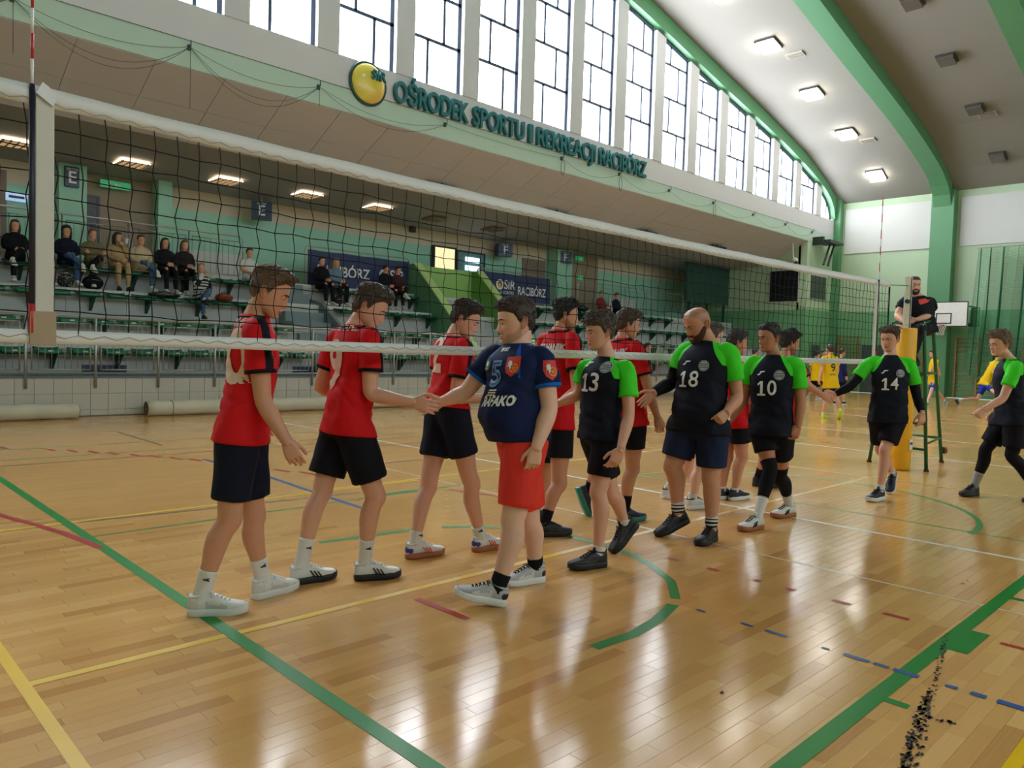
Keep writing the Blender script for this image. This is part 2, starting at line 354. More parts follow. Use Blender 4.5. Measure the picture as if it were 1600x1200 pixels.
def glazed_gable(Y0, sgn, first, last, n0):
    k = n0
    for i in range(first, last + 1):
        x0 = 9.20 + PIT * i; x1 = min(x0 + WWID, 35.75); x0 = max(x0, -8.9)
        pr = MB(); 
        if win_poly(x1, x1 + PIT - WWID, SILL, 20, Y0 - (.03 if sgn > 0 else .22), pr, .25): struct(pr.build('window_pier', mPier), 'white pier between the tall gable windows')
        if x1 - x0 < .2: continue
        yb = Y0 + sgn * .15
        fr = MB(); yf = yb - .04
        for a, b_ in ((x0, x0 + .06), (x1 - .10, x1)): win_poly(a, b_, SILL, 20, yf, fr, .08)
        rows = [SILL, 9.2, 10.35, 11.5, 12.65, 13.8]
        for z in rows: win_poly(x0, x1, z - .042, z + .042, yf, fr, .08)
        for q in range(len(rows) - 1):
            xm = x0 + (x1 - x0) * (.65 if (q + i) % 2 == 0 else .32) if x1 - x0 > .9 else (x0 + x1) / 2
            win_poly(xm - .038, xm + .038, rows[q], rows[q + 1], yf, fr, .08)
        xs = np.linspace(x0, x1, 5)
        fr.prism([(x, zarch(x) - .16) for x in xs] + [(x, zarch(x) - .02) for x in xs[::-1]], 'y', yf, yf + .08)
        if fr.n == 0: continue
        fo = struct(fr.build('window_%d' % k, mFrame), 'tall gable window with steel glazing bars and bright panes'); k += 1
        for q in range(len(rows) - 1):
            xm = x0 + (x1 - x0) * (.65 if (q + i) % 2 == 0 else .32) if x1 - x0 > .9 else (x0 + x1) / 2
            for a, c in ((x0 + .03, xm), (xm, x1 - .05)):
                pb = MB()
                if win_poly(a, c, rows[q], rows[q + 1], yb - .006, pb, .012): pb.build('pane', mPane if sgn > 0 else mPaneFill, fo)
    return k
kk = glazed_gable(WY, 1, -9, 12, 1)
glazed_gable(BY, -1, -9, 12, kk)  # unseen mirrored gable windows, added as ambient fill
struct(MB().box(LX, RX, BY - .5, BY, 0, SILL).build('wall_behind', mWallLG), 'pale green gable wall opposite the stand')

# ---- ceiling, ribs ------------------------------------------------------------
xs = np.concatenate([np.linspace(-9.5, 36.3, 70)])
prof = [(x, zceil(x)) for x in xs] + [(x, zceil(x) + .3) for x in xs[::-1]]
struct(MB().prism(prof, 'y', BY - .5, WY + .6).build('ceiling', mCeil), 'cream barrel vaulted ceiling')
xr = np.concatenate([26.8 - _ax[::-1][:-1], np.linspace(13.4, 32.5, 24)[1:], _ax[9:]])
xr = np.unique(np.round(np.concatenate([np.linspace(-8.0, 32.5, 50), 26.8 - _ax, _ax]), 3))
k = 2
for Y0, Y1 in [(WY - .12, WY + .6), (10.38, 11.06), (5.82, 6.5), (1.1, 2.0), (-3.45, -2.5), (-8.0, -7.1), (BY - .5, BY + .3)]:
    pr = [(x, zarch(x)) for x in xr] + [(x, zceil(x) + .02) for x in xr[::-1]]
    o = MB().prism(pr, 'y', Y0, Y1).build('trim_%d' % k, mRib)
    struct(o, 'green arched rib spanning the vaulted ceiling'); k += 1
    for xa, xb, nm in ((35.78, RX + .05, 'pilaster'), (LX - .05, -8.95, 'pilaster')):
        if Y0 > 15 and xa > 0: struct(MB().box(35.95, RX + .05, WY - .3, WY, 0, zceil(36) + .02).build('pilaster', mRib), 'green pilaster in the corner by the gable wall')
        elif Y0 < 15: struct(MB().box(xa, xb, Y0 - .12, Y1 + .08, 0, zceil(xb)).build('pilaster', mRib), 'green pilaster carrying a ceiling rib')
# ---- right wall
wall_r = struct(MB().box(RX, RX + .4, BY, WY + .5, 3.75, 9.6).build('wall_right', mWallLG), 'pale green upper side wall')
struct(MB().box(RX - .015, RX + .4, BY, WY + .5, 0, 3.75).build('wall_right_lower', mWallG), 'glossy green painted lower side wall')
struct(MB().box(LX - .4, LX, BY, 22, 0, 9.6).build('wall_left', mWallLG), 'pale green side wall out of view')
mPanel = M('acoustic_panel_white', (206, 208, 206), 0.7, 0.03, 1.0)
for i, (y0, y1, lab) in enumerate([(11.27, 15.0, 'white rectangular wall panel beside the corner pilaster'), (6.7, 10.12, 'white rectangular wall panel right of the green pilaster')]):
    o = MB().box(RX - .05, RX, y0, y1, 6.47, 8.55).build('wall_panel', mPanel); bevel(o, .01); tag(o, lab, 'wall panel', 'white panels on the upper side wall')
# ---- ceiling lamps
mLampOn = ME('lit_ceiling_lamp', (255, 250, 240), LAMP_LIGHT); mLampBox = M('lamp_housing_dark', (64, 60, 56), 0.5); mLampGl = M('lamp_glass_unlit', (96, 90, 84), 0.15); mVent = M('ceiling_vent', (170, 164, 152), 0.6)
def lamp(x, y, lit, label, group, s=.36):
    z = zceil(x); dz = (zceil(x + .3) - zceil(x - .3)) / .6; a = _n([1, 0, dz]); n = np.array([-a[2], 0, a[0]])
    e = empty('ceiling_lamp', (x, y, z - .03), label, 'ceiling lamp', group)
    b = MB(); b.obox(-n * .02, a * s, np.array([0, s, 0]), n * .03); h = b.build('housing', mLampBox, e); bevel(h, .01)
    b = MB(); b.obox(-n * .10, a * s * .84, np.array([0, s * .84, 0]), n * .05); b.build('lamp_glass', mLampOn if lit else mLampGl, e)
def vent(x, y, label):
    z = zceil(x); dz = (zceil(x + .3) - zceil(x - .3)) / .6; a = _n([1, 0, dz]); n = np.array([-a[2], 0, a[0]])
    e = empty('ceiling_vent', (x, y, z), label, 'vent', 'small ceiling vents')
    b = MB(); b.obox(-n * .02, a * .16, np.array([0, .3, 0]), n * .025); b.build('vent_plate', mVent, e)
    for q in range(4):
        b = MB(); b.obox(-n * .05 + a * (-.11 + .073 * q), a * .012, np.array([0, .26, 0]), n * .008); b.build('vent_slat', M('vent_slat', (120, 114, 104), .6), e)
for (x, y), lab in zip([(21.4, 13.1), (24.6, 13.1), (28.1, 13.1), (31.4, 13.1), (34.7, 13.1)], ['highest visible', 'second highest', 'middle', 'second lowest', 'lowest']):
    lamp(x, y, True, 'square lit ceiling lamp, %s of the row beside the gable windows' % lab, 'lit ceiling lamps')
for x, lab in [(21.4, 'highest visible'), (24.5, 'second highest'), (27.9, 'middle'), (31.3, 'second lowest'), (34.6, 'lowest')]:
    lamp(x, 8.45, False, 'square unlit dark ceiling lamp, %s of the row behind the green rib' % lab, 'unlit ceiling lamps', .29)
vent(25.6, 12.6, 'small ceiling vent between the upper lit lamps'); vent(32.3, 12.6, 'small ceiling vent between the lower lit lamps'); vent(31.9, 8.2, 'small ceiling vent between the unlit lamps')
# ================================================================== THE STAND
mTile = M('base_tile_beige', (196, 190, 178), 0.35, 0.05, 8.0); mGrout = M('tile_grout', (150, 146, 138), 0.8)
mSteel = M('brushed_steel', (176, 178, 176), 0.35, 0.05, 20, metal=0.75); mSeat = M('seat_plastic_green', (10, 108, 74), 0.3, 0.08, 12); mBrk = M('seat_bracket_green', (10, 66, 50), 0.45)
mBackG = M('stand_back_wall_green', (150, 206, 182), 0.5, 0.04, 0.8); mBackB = M('stand_back_wall_beige', (208, 200, 180), 0.65, 0.05, 0.8)
mLime = M('stair_parapet_lime', (150, 196, 110), 0.45, 0.05, 1.0); mLimeDim = M('stair_parapet_dim', (104, 158, 78), 0.45, 0.05, 1.0); mLimeShade = M('stair_parapet_shaded', (96, 150, 112), 0.5, 0.05, 1.0); mSlate = M('stair_wall_slate', (118, 134, 138), 0.55, 0.06, 1.0)  # lime stair: lit wall and shaded parapet faces put into separate colours
X0S, X1S = LX, 33.3
base = struct(MB().box(X0S, X1S, WY, WY + .25, 0, .70).build('wall_stand_base', mGrout), 'beige tiled front wall of the stand')
tm = MB().box(.004, .296, -.012, 0, .004, .296).mesh('tile', mTile)
cnt = 0
for r in range(3):
    for i in range(0, 84):
        x = 2.35 + i * .30
        z0 = -.18 + r * .30
        if z0 < 0:
            continue
        if cnt < 300: link('tile', tm, base, (x, WY, z0)); cnt += 1
lowm = MB().box(.004, .296, -.012, 0, .02, .116).mesh('tile_cut', mTile)
for i in range(0, 60): link('tile_cut', lowm, base, (2.35 + i * .30, WY, 0))
struct(MB().box(X0S, X1S, WY - .03, WY + .95, .70, .74).build('stand_ledge', M('ledge_grey_blue', (104, 118, 124), .5)), 'grey blue ledge on top of the tiled base')
TF = [.72, 1.30, 1.90, 2.50, 3.10]; TY = [15.4, 16.35, 17.25, 18.15, 19.05, 21.2]
for k in range(5):
    o = MB().box(X0S, X1S, TY[k] + (.25 if k == 0 else 0), 21.3, (TF[k - 1] if k else 0), TF[k]).build('stand_tier', mConc)
    struct(o, ['lowest', 'second', 'third', 'fourth', 'top'][k] + ' concrete step of the spectator stand')
    if k: 
        for i in range(26):   # concrete facing slabs on the risers
            x = 2.0 + i * 1.2
            sl = MB().box(x + .006, x + 1.194, TY[k] - .018, TY[k], TF[k - 1] + .01, TF[k] - .09).build('riser_slab', mConcD, o)
        MB().box(X0S, X1S, TY[k] - .03, TY[k] + .05, TF[k] - .075, TF[k]).build('nosing', mConc, o)
struct(MB().box(X0S, X1S, 21.2, 21.5, 3.1, 5.02).build('wall_stand_back', mBackG), 'mint green back wall of the stand')
struct(MB().box(X0S, X1S, 21.21, 21.5, 5.02, 6.2).build('wall_stand_back_upper', mBackB), 'beige upper strip of the back wall of the stand')
# sloped boarded soffit under the gable band and lower ceiling behind
sof = struct(MB().prism([(WY + .4, FASC + .02), (WY, FASC), (17.35, 5.86), (17.35, 6.0)], 'x', X0S, X1S).build('ceiling_soffit', M('soffit_joint', (206, 202, 202), .7)), 'sloping grey boarded soffit above the stand')
d = _n([0, 1.95, -.94]); nn = np.array([0, -d[2], d[1]]) * -1
for i in range(24):
    for q in range(2):
        x = 1.2 + i * 1.35; L_ = 2.165 / 2
        c = np.array([x + .675, WY, FASC]) + d * (L_ * (q + .5)) + nn * .012
        b = MB(); b.obox(c, np.array([.668, 0, 0]), d * (L_ / 2 - .006), nn * .008); b.build('soffit_board', mSoff, sof)
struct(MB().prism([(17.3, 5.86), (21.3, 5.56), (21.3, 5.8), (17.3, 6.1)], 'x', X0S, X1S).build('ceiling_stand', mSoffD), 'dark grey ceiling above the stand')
mGl = ME('grille_light_glow', (255, 232, 196), 2.5); mGr = M('grille_louvre', (140, 122, 100), .5)
def zst(y): return 5.86 - (y - 17.3) * .075
for n_, (px_, py_) in enumerate([(25, 222), (206, 254), (353, 281), (480, 303), (590, 323), (680, 341), (770, 357)]):
    p = onY(px_, py_, 20.0); 
    for _ in range(12): p = onZ(px_, py_, zst(p[1]))
    e = empty('louvre_light', (p[0], p[1], zst(p[1]) - .03), ['leftmost', 'second', 'third', 'fourth', 'fifth', 'sixth', 'seventh'][n_] + ' louvre light in the dark ceiling above the stand, counted from the left', 'ceiling light', 'louvre lights above the stand')
    b = MB().box(-.33, .33, -.33, .33, -.012, 0); b.build('light_tray', mGl if n_ < 5 else M('grille_light_dim', (170, 160, 146), .5), e)
    for q in range(5):
        MB().box(-.33, .33, -.30 + q * .14, -.27 + q * .14, -.045, -.012).build('louvre', mGr, e)
        MB().box(-.30 + q * .14, -.27 + q * .14, -.33, .33, -.045, -.012).build('louvre', mGr, e)
mDarkFl = M('flood_lamp_black', (52, 52, 58), .4)
for n_, (px_, py_) in enumerate([(690, 285), (870, 327), (1010, 358), (1120, 381)]):
    best = None
    for Y in np.linspace(15.45, 17.3, 200):
        p = onY(px_, py_, Y)
        if p[2] >= FASC - (Y - WY) * .482: best = p; break
    if best is None: best = onY(px_, py_, 16.4)
    best = best - np.array([0, 0, .12])
    e = empty('soffit_lamp', best, ['leftmost', 'second', 'third', 'rightmost'][n_] + ' flat black lamp fixed under the sloping soffit', 'lamp', 'black lamps under the soffit')
    b = MB(); b.obox(-nn * 0 + np.array([0, 0, -.07]), np.array([.55, 0, 0]), d * .17, nn * .03); o = b.build('lamp_body', mDarkFl, e); bevel(o, .01)
    b = MB(); b.box(-.03, .03, -.03, .03, -.06, .10); b.build('lamp_bracket', mDarkFl, e)
# ---- end wall of the recess, screens
struct(MB().box(33.3, 33.45, WY + .3, 21.4, 3.7, FASC).build('wall_recess_end', mWallLG), 'pale green end wall of the stand recess')
struct(MB().box(33.28, 33.45, WY + .25, 21.4, 0, 3.7).build('wall_recess_end_lower', mWallG), 'green lower end wall of the stand recess')
mScr = M('screen_black', (26, 28, 34), .12); mScrF = M('screen_frame_pale', (196, 200, 196), .5)
e = empty('wall_screen', (33.27, 16.4, 4.05), 'square black screen in a pale frame on the recess end wall', 'screen')
MB().box(-.03, 0, -.72, .74, -.02, 1.50).build('frame', mScrF, e); MB().box(-.06, -.03, -.66, .68, .04, 1.44).build('screen', mScr, e)
e = empty('wall_mirror', (34.5, WY - .03, 4.2), 'tall dark glass panel in a pale frame by the corner', 'panel')
MB().box(-.85, .85, 0, .03, 0, 1.15).build('frame', mScrF, e); MB().box(-.78, .78, -.03, 0, .06, 1.09).build('glass', M('dark_glass', (46, 66, 60), .1), e)
e = empty('score_board', (31.4, 19.2, 3.95), 'large dark teal board at the far end of the stand', 'board')
MB().box(-1.85, 1.8, 0, .12, 0, 1.75).build('panel', M('board_teal', (36, 74, 68), .3), e); MB().box(-1.9, 1.85, -.03, .13, 1.75, 1.8).build('top_rail', mBrk, e)
for q in (-1.5, 0, 1.5): MB().box(q - .04, q + .04, .02, .1, -.85, 0).build('leg', mBrk, e)
e = empty('dome_camera', (32.55, WY + .2, FASC - .95), 'white dome camera under the soffit near the corner', 'camera')
MB().ball((0, 0, 0), .13, .13, .12).build('dome', M('dome_white', (206, 206, 200), .4), e, True); MB().ball((0, -.03, -.07), .09, .09, .08).build('lens', M('lens_black', (20, 22, 26), .1), e, True); MB().tube([(0, 0, .05), (0, .1, .16), (0, .15, .80)], .04).build('arm', M('dome_white', (206, 206, 200), .4), e)
# folded basketball frame high on the wall
e = empty('folded_hoop_frame', (34.0, WY, 6.75), 'black folded basketball frame high on the wall by the corner', 'frame')
mBlk = M('black_steel', (30, 36, 36), .45)
b = MB(); b.box(-.1, .9, -.75, -.1, -.02, .12); b.box(.8, 1.5, -.7, -.25, .02, .12); b.build('folded_board', mBlk, e)
for q in (.1, .55): MB().tube([(q + .5, -.45, .0), (q - .2, -.5, -1.0)], .05).build('strut', mBlk, e)
MB().box(-.25, -.1, -.5, 0, -.1, .25).build('wall_bracket', mBlk, e)
# ---- seats
def seat_mesh():
    b = MB(); n = 12
    xs = np.linspace(-.215, .215, n); prof = []
    ys = [-.40, -.385, -.34, -.2, -.05, 0.0]; zt = [-.045, -.008, .0, -.018, -.004, .055]
    V = []
    for y, z in zip(ys, zt):
        for x in xs: V.append((x * (1 - .12 * max(0, (-y - .33)) / .07), y, z + .022 * (abs(x) / .215) ** 3))
    for y, z in zip(ys, zt):
        for x in xs: V.append((x * .93, y + .012 * (1 if y < -.2 else -1), z - .035))
    m = len(ys); F = []
    for o in (0, m * n):
        for i in range(m - 1):
            for j in range(n - 1): F.append((o + i * n + j, o + i * n + j + 1, o + (i + 1) * n + j + 1, o + (i + 1) * n + j))
    for j in range(n - 1): F.append((j, j + 1, m * n + j + 1, m * n + j)); F.append(((m - 1) * n + j, (m - 1) * n + j + 1, m * n + (m - 1) * n + j + 1, m * n + (m - 1) * n + j))
    for i in range(m - 1): F.append((i * n, (i + 1) * n, m * n + (i + 1) * n, m * n + i * n)); F.append((i * n + n - 1, (i + 1) * n + n - 1, m * n + (i + 1) * n + n - 1, m * n + i * n + n - 1))
    b.add(V, F); return b.mesh('seat_shell', mSeat, True)
seatM = seat_mesh()
brkM = MB().prism([(0, -.04), (-.34, -.045), (-.34, -.08), (-.03, -.37), (0, -.37)], 'x', -.025, .025).mesh('bracket', mBrk)
beamM = MB().box(-.29, .29, -.30, -.24, -.085, -.04).mesh('beam', mBrk)
mPlate = M('seat_number_plate', (206, 212, 206), .4); plM = MB().box(-.04, .04, -.415, -.395, -.03, -.004).mesh('number_plate', mPlate)
ROWLAB = ["green plastic seat in the lowest row", "green plastic seat in the second row", "green plastic seat in the third row", "green plastic seat in the top row"]
nseat = 0
for r in range(4):
    for i in range(54):
        x = 1.35 + i * .57
        if 9.0 < x < 10.55 or 13.95 < x < 17.2: continue
        if x > 30.8: continue
        if r == 3 and x > 28: continue
        z = TF[r + 1] - .10; y = TY[r + 1] - .02
        e = link('stadium_seat', None, None, (x, y, z)); sec = 'left of the slate stair' if x < 9.5 else 'between the slate stair and the lime stair' if x < 15 else 'right of the lime stair'; tag(e, ROWLAB[r] + ', ' + sec, 'seat', 'green seats, row %d %s' % (r + 1, sec))
        link('seat_shell', seatM, e); link('beam', beamM, e)
        if r < 2 and x < 16: link('number_plate', plM, e)
        if i % 2 == 0: link('bracket', brkM, e, (.1, 0, 0))
        nseat += 1
# navy boards under the lowest seats
mNavyB = M('navy_board', (38, 48, 86), .4); 
for n_, (xa, xb, y, z, lab) in enumerate([(4.25, 5.05, 16.30, .76, 'left navy board leaning under the lowest seats'), (8.7, 9.8, 16.30, .76, 'right navy board leaning under the lowest seats'), (4.1, 4.65, 17.2, 1.36, 'navy board leaning under the second row of seats')]):
    o = MB().box(xa, xb, y, y + .03, z, z + .16).build('navy_board', mNavyB); tag(o, lab, 'board', 'navy boards in the stand')
# ---- front railing
RAILY = 15.36
rl = empty('front_railing', (3.114, RAILY, .5), 'steel railing with upright bars along the front of the stand', 'railing')
px_ = [3.114 + 1.11 * k for k in range(-3, 26)]
def loc(x, y, z): return (x - 3.114, y - RAILY, z - .5)
for x in px_:
    if x > 33: continue
    MB().tube([loc(x, RAILY, .52), loc(x, RAILY, 1.80)], .026, 10).build('post', mSteel, rl, True)
MB().tube([loc(px_[0], RAILY, 1.815), loc(px_[-1], RAILY, 1.815)], .026, 8).build('handrail', mSteel, rl, True)
MB().tube([loc(px_[0], RAILY, .80), loc(px_[-1], RAILY, .80)], .015, 6).build('bottom_rail', mSteel, rl, True)
for a, c in zip(px_[:-1], px_[1:]):
    b = MB(); x0, x1 = a + .09, c - .09
    for p, q in (((x0, .86), (x1, .86)), ((x0, 1.70), (x1, 1.70)), ((x0, .86), (x0, 1.70)), ((x1, .86), (x1, 1.70))): b.tube([loc(p[0], RAILY, p[1]), loc(q[0], RAILY, q[1])], .014, 6)
    b.build('panel_frame', mSteel, rl, True)
    b = MB()
    for q in range(1, 9):
        x = x0 + (x1 - x0) * q / 9; b.tube([loc(x, RAILY, .86), loc(x, RAILY, 1.70)], .0065, 5)
    b.build('bars', mSteel, rl, True)
# ---- railings on the gangway
def rail(x0, x1, y, z0, label, bars=True, top=1.12):
    e = empty('gangway_railing', (x0, y, z0), label, 'railing', 'steel railings on the gangway')
    w_ = x1 - x0; r_ = .12
    pts = [(0, 0, 0), (0, 0, top - r_), (.04, 0, top - .03), (r_, 0, top), (w_ - r_, 0, top), (w_ - .04, 0, top - .03), (w_, 0, top - r_), (w_, 0, 0)]
    MB().tube(pts, .022, 8).build('hoop_rail', mSteel, e, True)
    n_ = max(1, int(w_ / 1.3))
    for q in range(1, n_): MB().tube([(w_ * q / n_, 0, 0), (w_ * q / n_, 0, top)], .02, 8).build('post', mSteel, e, True)
    if bars:
        for q in range(n_):
            a, c = w_ * q / n_ + .08, w_ * (q + 1) / n_ - .08; b = MB()
            for p, s_ in (((a, .1), (c, .1)), ((a, top - .14), (c, top - .14)), ((a, .1), (a, top - .14)), ((c, .1), (c, top - .14))): b.tube([(p[0], 0, p[1]), (s_[0], 0, s_[1])], .012, 5)
            for t in range(1, 8): b.tube([(a + (c - a) * t / 8, 0, .1), (a + (c - a) * t / 8, 0, top - .14)], .008, 5)
            b.build('bars', mSteel, e, True)
    return e
rail(-1.0, 8.85, 19.4, 3.1, 'long gangway railing behind the seated spectators on the left')
rail(10.65, 14.25, 19.4, 3.1, 'gangway railing carrying the left navy banner', False)
rail(17.1, 20.75, 19.4, 3.1, 'gangway railing carrying the right navy banner', False)
rail(22.3, 26.8, 19.4, 3.1, 'gangway railing in front of the beige doorway on the right')
rail(27.2, 29.6, 19.4, 3.1, 'gangway railing left of the dark teal board')
# ---- banners
mNavy = M('banner_navy', (40, 50, 96), .55, .1, 3.0); mTxt = M('banner_print_white', (226, 228, 232), .6); mTxtY = M('banner_print_yellow', (226, 172, 40), .6); mTxtG = M('banner_print_grey', (190, 194, 204), .6)
def banner(x0, x1, z0, z1, y, label):
    e = empty('banner', (x0, y, z0), label, 'banner', 'navy banners on the railings')
    nx, nz = 40, 6; V = []; F = []
    for s_ in (0, 1):
        for k_ in range(nz + 1):
            for i in range(nx + 1):
                u, v = i / nx, k_ / nz
                V.append(((x1 - x0) * u, .012 * math.sin(u * 17 + 2 * v) * (1 - .3 * v) + .006 * s_ - .02, (z1 - z0) * v - .015 * math.sin(u * 9.4) ** 2 * v))
    n1 = (nx + 1) * (nz + 1)
    for s_ in (0, n1):
        for k_ in range(nz):
            for i in range(nx): F.append((s_ + k_ * (nx + 1) + i, s_ + k_ * (nx + 1) + i + 1, s_ + (k_ + 1) * (nx + 1) + i + 1, s_ + (k_ + 1) * (nx + 1) + i))
    MB().add(V, F).build('cloth', mNavy, e, True)
    return e
def logo_osir(e, x, z, s, y=-.045):
    o = e.matrix_basis.translation
    b = MB(); n_ = 40
    V = [(x + s * r_ * math.cos(2 * math.pi * t / n_), y, z + s * r_ * math.sin(2 * math.pi * t / n_)) for r_ in (.30, .18) for t in range(n_)]
    b.add(V, [(t, (t + 1) % n_, n_ + (t + 1) % n_, n_ + t) for t in range(n_)]); b.build('logo_ring', mTxt, e, fix=False)
    b = MB(); V = [(x + s * .13 * math.cos(2 * math.pi * t / n_) - .02 * s, y, z - .04 * s + s * .13 * math.sin(2 * math.pi * t / n_)) for t in range(n_)]
    b.add(V, [tuple(range(n_))]); b.build('logo_ball', mTxtY, e, fix=False)
    text_obj('SiR', .72 * s, Vector((x + .78 * s, y, z)) + o, (1, 0, 0), (0, 0, 1), mTxt, e, 'lettering', bold=.012 * s, width=.92 * s)
    text_obj('RACIBÓRZ', .24 * s, Vector((x + .62 * s, y, z - .44 * s)) + o, (1, 0, 0), (0, 0, 1), mTxt, e, 'lettering', width=1.15 * s)
bn = banner(10.72, 14.22, 3.0, 4.12, 19.375, 'navy banner on the railing left of the lime green stair, behind two couples')
o_ = bn.matrix_basis.translation
text_obj('RACIBÓRZ', .42, Vector((1.15, -.045, .56)) + o_, (1, 0, 0), (0, 0, 1), mTxt, bn, 'lettering', bold=.008, width=1.75)
logo_osir(bn, 2.55, .62, .62)
bn = banner(17.15, 20.68, 3.22, 4.15, 19.375, 'navy banner on the railing right of the lime green stair')
o_ = bn.matrix_basis.translation
logo_osir(bn, .95, .52, .60)
text_obj('RACIBÓRZ', .42, Vector((2.55, -.045, .36)) + o_, (1, 0, 0), (0, 0, 1), mTxt, bn, 'lettering', bold=.006, width=1.45)
# ---- stair block with sloping lime parapets
def parapet(xa, xb, mat, lab, y0=19.5, z0=4.05, y1=15.75, z1=1.05):
    o = MB().prism([(y0, z0), (19.0, z0), (y1, z1), (y1, .72), (y0, .72)], 'x', xa, xb).build('stair_parapet', mat); struct(o, lab)
    MB().prism([(19.02, z0 + .03), (y1 - .03, z1 + .03), (y1 - .03, z1 - .02), (19.02, z0 - .02)], 'x', xa - .03, xb + .03).build('parapet_lit_top', M('parapet_lit_top', (196, 226, 150), .5), o); return o  # pale top strip: light on the parapet's top face put into its colour
parapet(14.18, 14.4, mLimeShade, 'sloping parapet on the left of the stair, lime coloured as if in shade')
parapet(16.75, 17.0, mLimeDim, 'sloping parapet on the right of the stair, lime darkened as if in shade')
struct(MB().box(14.4, 16.75, 19.3, 19.5, .72, 4.05).build('stair_back_wall', mLime), 'lime green wall at the head of the stair')
for k in range(10): struct(MB().box(14.4, 16.75, 15.8 + .35 * k, 19.3, .72 + .2 * k, .92 + .2 * k).build('stair_step', mConcD), 'concrete step between the lime parapets')
# slate stair to the left of the first banner
for k in range(9): struct(MB().box(9.25, 10.35, 15.9 + .38 * k, 19.3, .72 + .26 * k, .98 + .26 * k).build('stair_step', mSlate), 'slate grey step between the seat blocks')
struct(MB().prism([(19.0, 2.75), (18.0, 2.55), (16.0, 1.30), (15.8, .74), (19.0, .74)], 'x', 10.38, 10.47).build('stair_side_wall', mSlate), 'slate grey side wall of the stair between seat blocks')
# small hoop rail by the stair
rail(14.5, 15.6, 15.5, .74, 'small hoop rail at the foot of the lime stair', True, 1.05)
# ---- doors, niches and signs along the back wall
mDoorD = M('door_dark', (44, 44, 56), .4); mBeigeN = M('niche_beige', (150, 134, 112), .6); mDoorB = M('door_blue_grey', (104, 140, 144), .4)
def niche(x0, x1, z1, lab, mat=mBeigeN, z0=3.1, t=.05):
    return struct(MB().box(x0, x1, 21.2 - t, 21.22, z0, z1).build('wall_niche', mat), lab)
niche(5.45, 7.15, 5.55, 'beige doorway bay in the back wall on the left'); niche(2.2, 3.9, 5.3, 'brown bay in the back wall at far left', M('niche_brown', (128, 112, 100), .6)); niche(23.3, 25.6, 5.6, 'beige bay in the back wall on the right'); niche(21.0, 22.3, 5.1, 'brown bay left of the green pillar', M('niche_brown', (128, 112, 100), .6))
struct(MB().box(4.85, 5.45, 20.6, 21.2, 3.1, 5.6).build('wall_pillar', mBackG), 'green pillar left of the beige doorway bay'); struct(MB().box(7.15, 7.5, 20.7, 21.2, 3.1, 5.6).build('wall_pillar', mBackG), 'green pillar right of the beige doorway bay'); struct(MB().box(22.4, 23.3, 20.6, 21.2, 3.1, 5.6).build('wall_pillar', mBackG), 'green pillar under the right letter F sign')
def door(n, x0, x1, z1, mat, lab):
    o = struct(MB().box(x0, x1, 21.05, 21.16, 3.1, z1).build('door_%d' % n, mat), lab); MB().box(x0 - .06, x0, 21.03, 21.18, 3.1, z1 + .06).build('jamb', mDoorD, o); MB().box(x1, x1 + .06, 21.03, 21.18, 3.1, z1 + .06).build('jamb', mDoorD, o); MB().box(x0, x1, 21.03, 21.18, z1, z1 + .06).build('lintel', mDoorD, o)
    MB().box(x1 - .14, x1 - .06, 21.0, 21.05, 4.08, 4.12).build('door_handle', mSteel, o); return o
door(1, 5.5, 5.8, 4.95, mDoorD, 'narrow dark door in the beige bay')
door(2, 16.55, 17.45, 5.0, ME('lit_room_beyond_door', (236, 220, 170), 0.55), 'open doorway to a lit cream room')
dd = door(3, 17.6, 18.85, 4.95, mDoorB, 'blue grey door with glowing strips for reflections in its glass')
mGlassRefl = ME('reflection_glow', (214, 236, 246), .9)
for z in (4.72, 4.42, 4.12): MB().box(17.95, 18.6, 21.0, 21.06, z - .1, z + .08).build('glass_reflection', mGlassRefl, dd)  # reflections in the door glass, put in as glowing strips
mExit = ME('exit_sign_green', (30, 150, 96), .25); mSign = M('sign_navy', (24, 52, 84), .4); mSigT = M('sign_white', (230, 236, 236), .5)
def exit_sign(px_, py_, Y, lab, w_=.42):
    p = onY(px_, py_, Y); e = empty('exit_sign', p, lab, 'sign', 'green exit signs'); MB().box(-w_ / 2, w_ / 2, 0, .06, -.09, .09).build('sign_box', mExit, e)
    MB().add([(-.05, -.004, 0), (.02, -.004, .05), (.02, -.004, .02), (.12, -.004, .02), (.12, -.004, -.02), (.02, -.004, -.02), (.02, -.004, -.05)], [(0, 1, 2, 3, 4, 5, 6)]).build('arrow', mSigT, e, fix=False)
    MB().box(-.15, -.10, -.004, 0, -.06, .05).build('figure', mSigT, e); MB().tube([(0, .03, .09), (0, .03, .4)], .01).build('hanger', mSteel, e)
exit_sign(181, 289, 20.9, 'green exit sign above the beige doorway bay', .7); exit_sign(80, 237, 20.3, 'green exit sign beside the white net band at far left'); exit_sign(783, 364, 20.5, 'green exit sign above the left letter F sign'); exit_sign(906, 404, 20.9, 'small green exit sign right of the right letter F sign'); exit_sign(907, 434, 21.09, 'dark green sign low on the beige bay at right', .3)
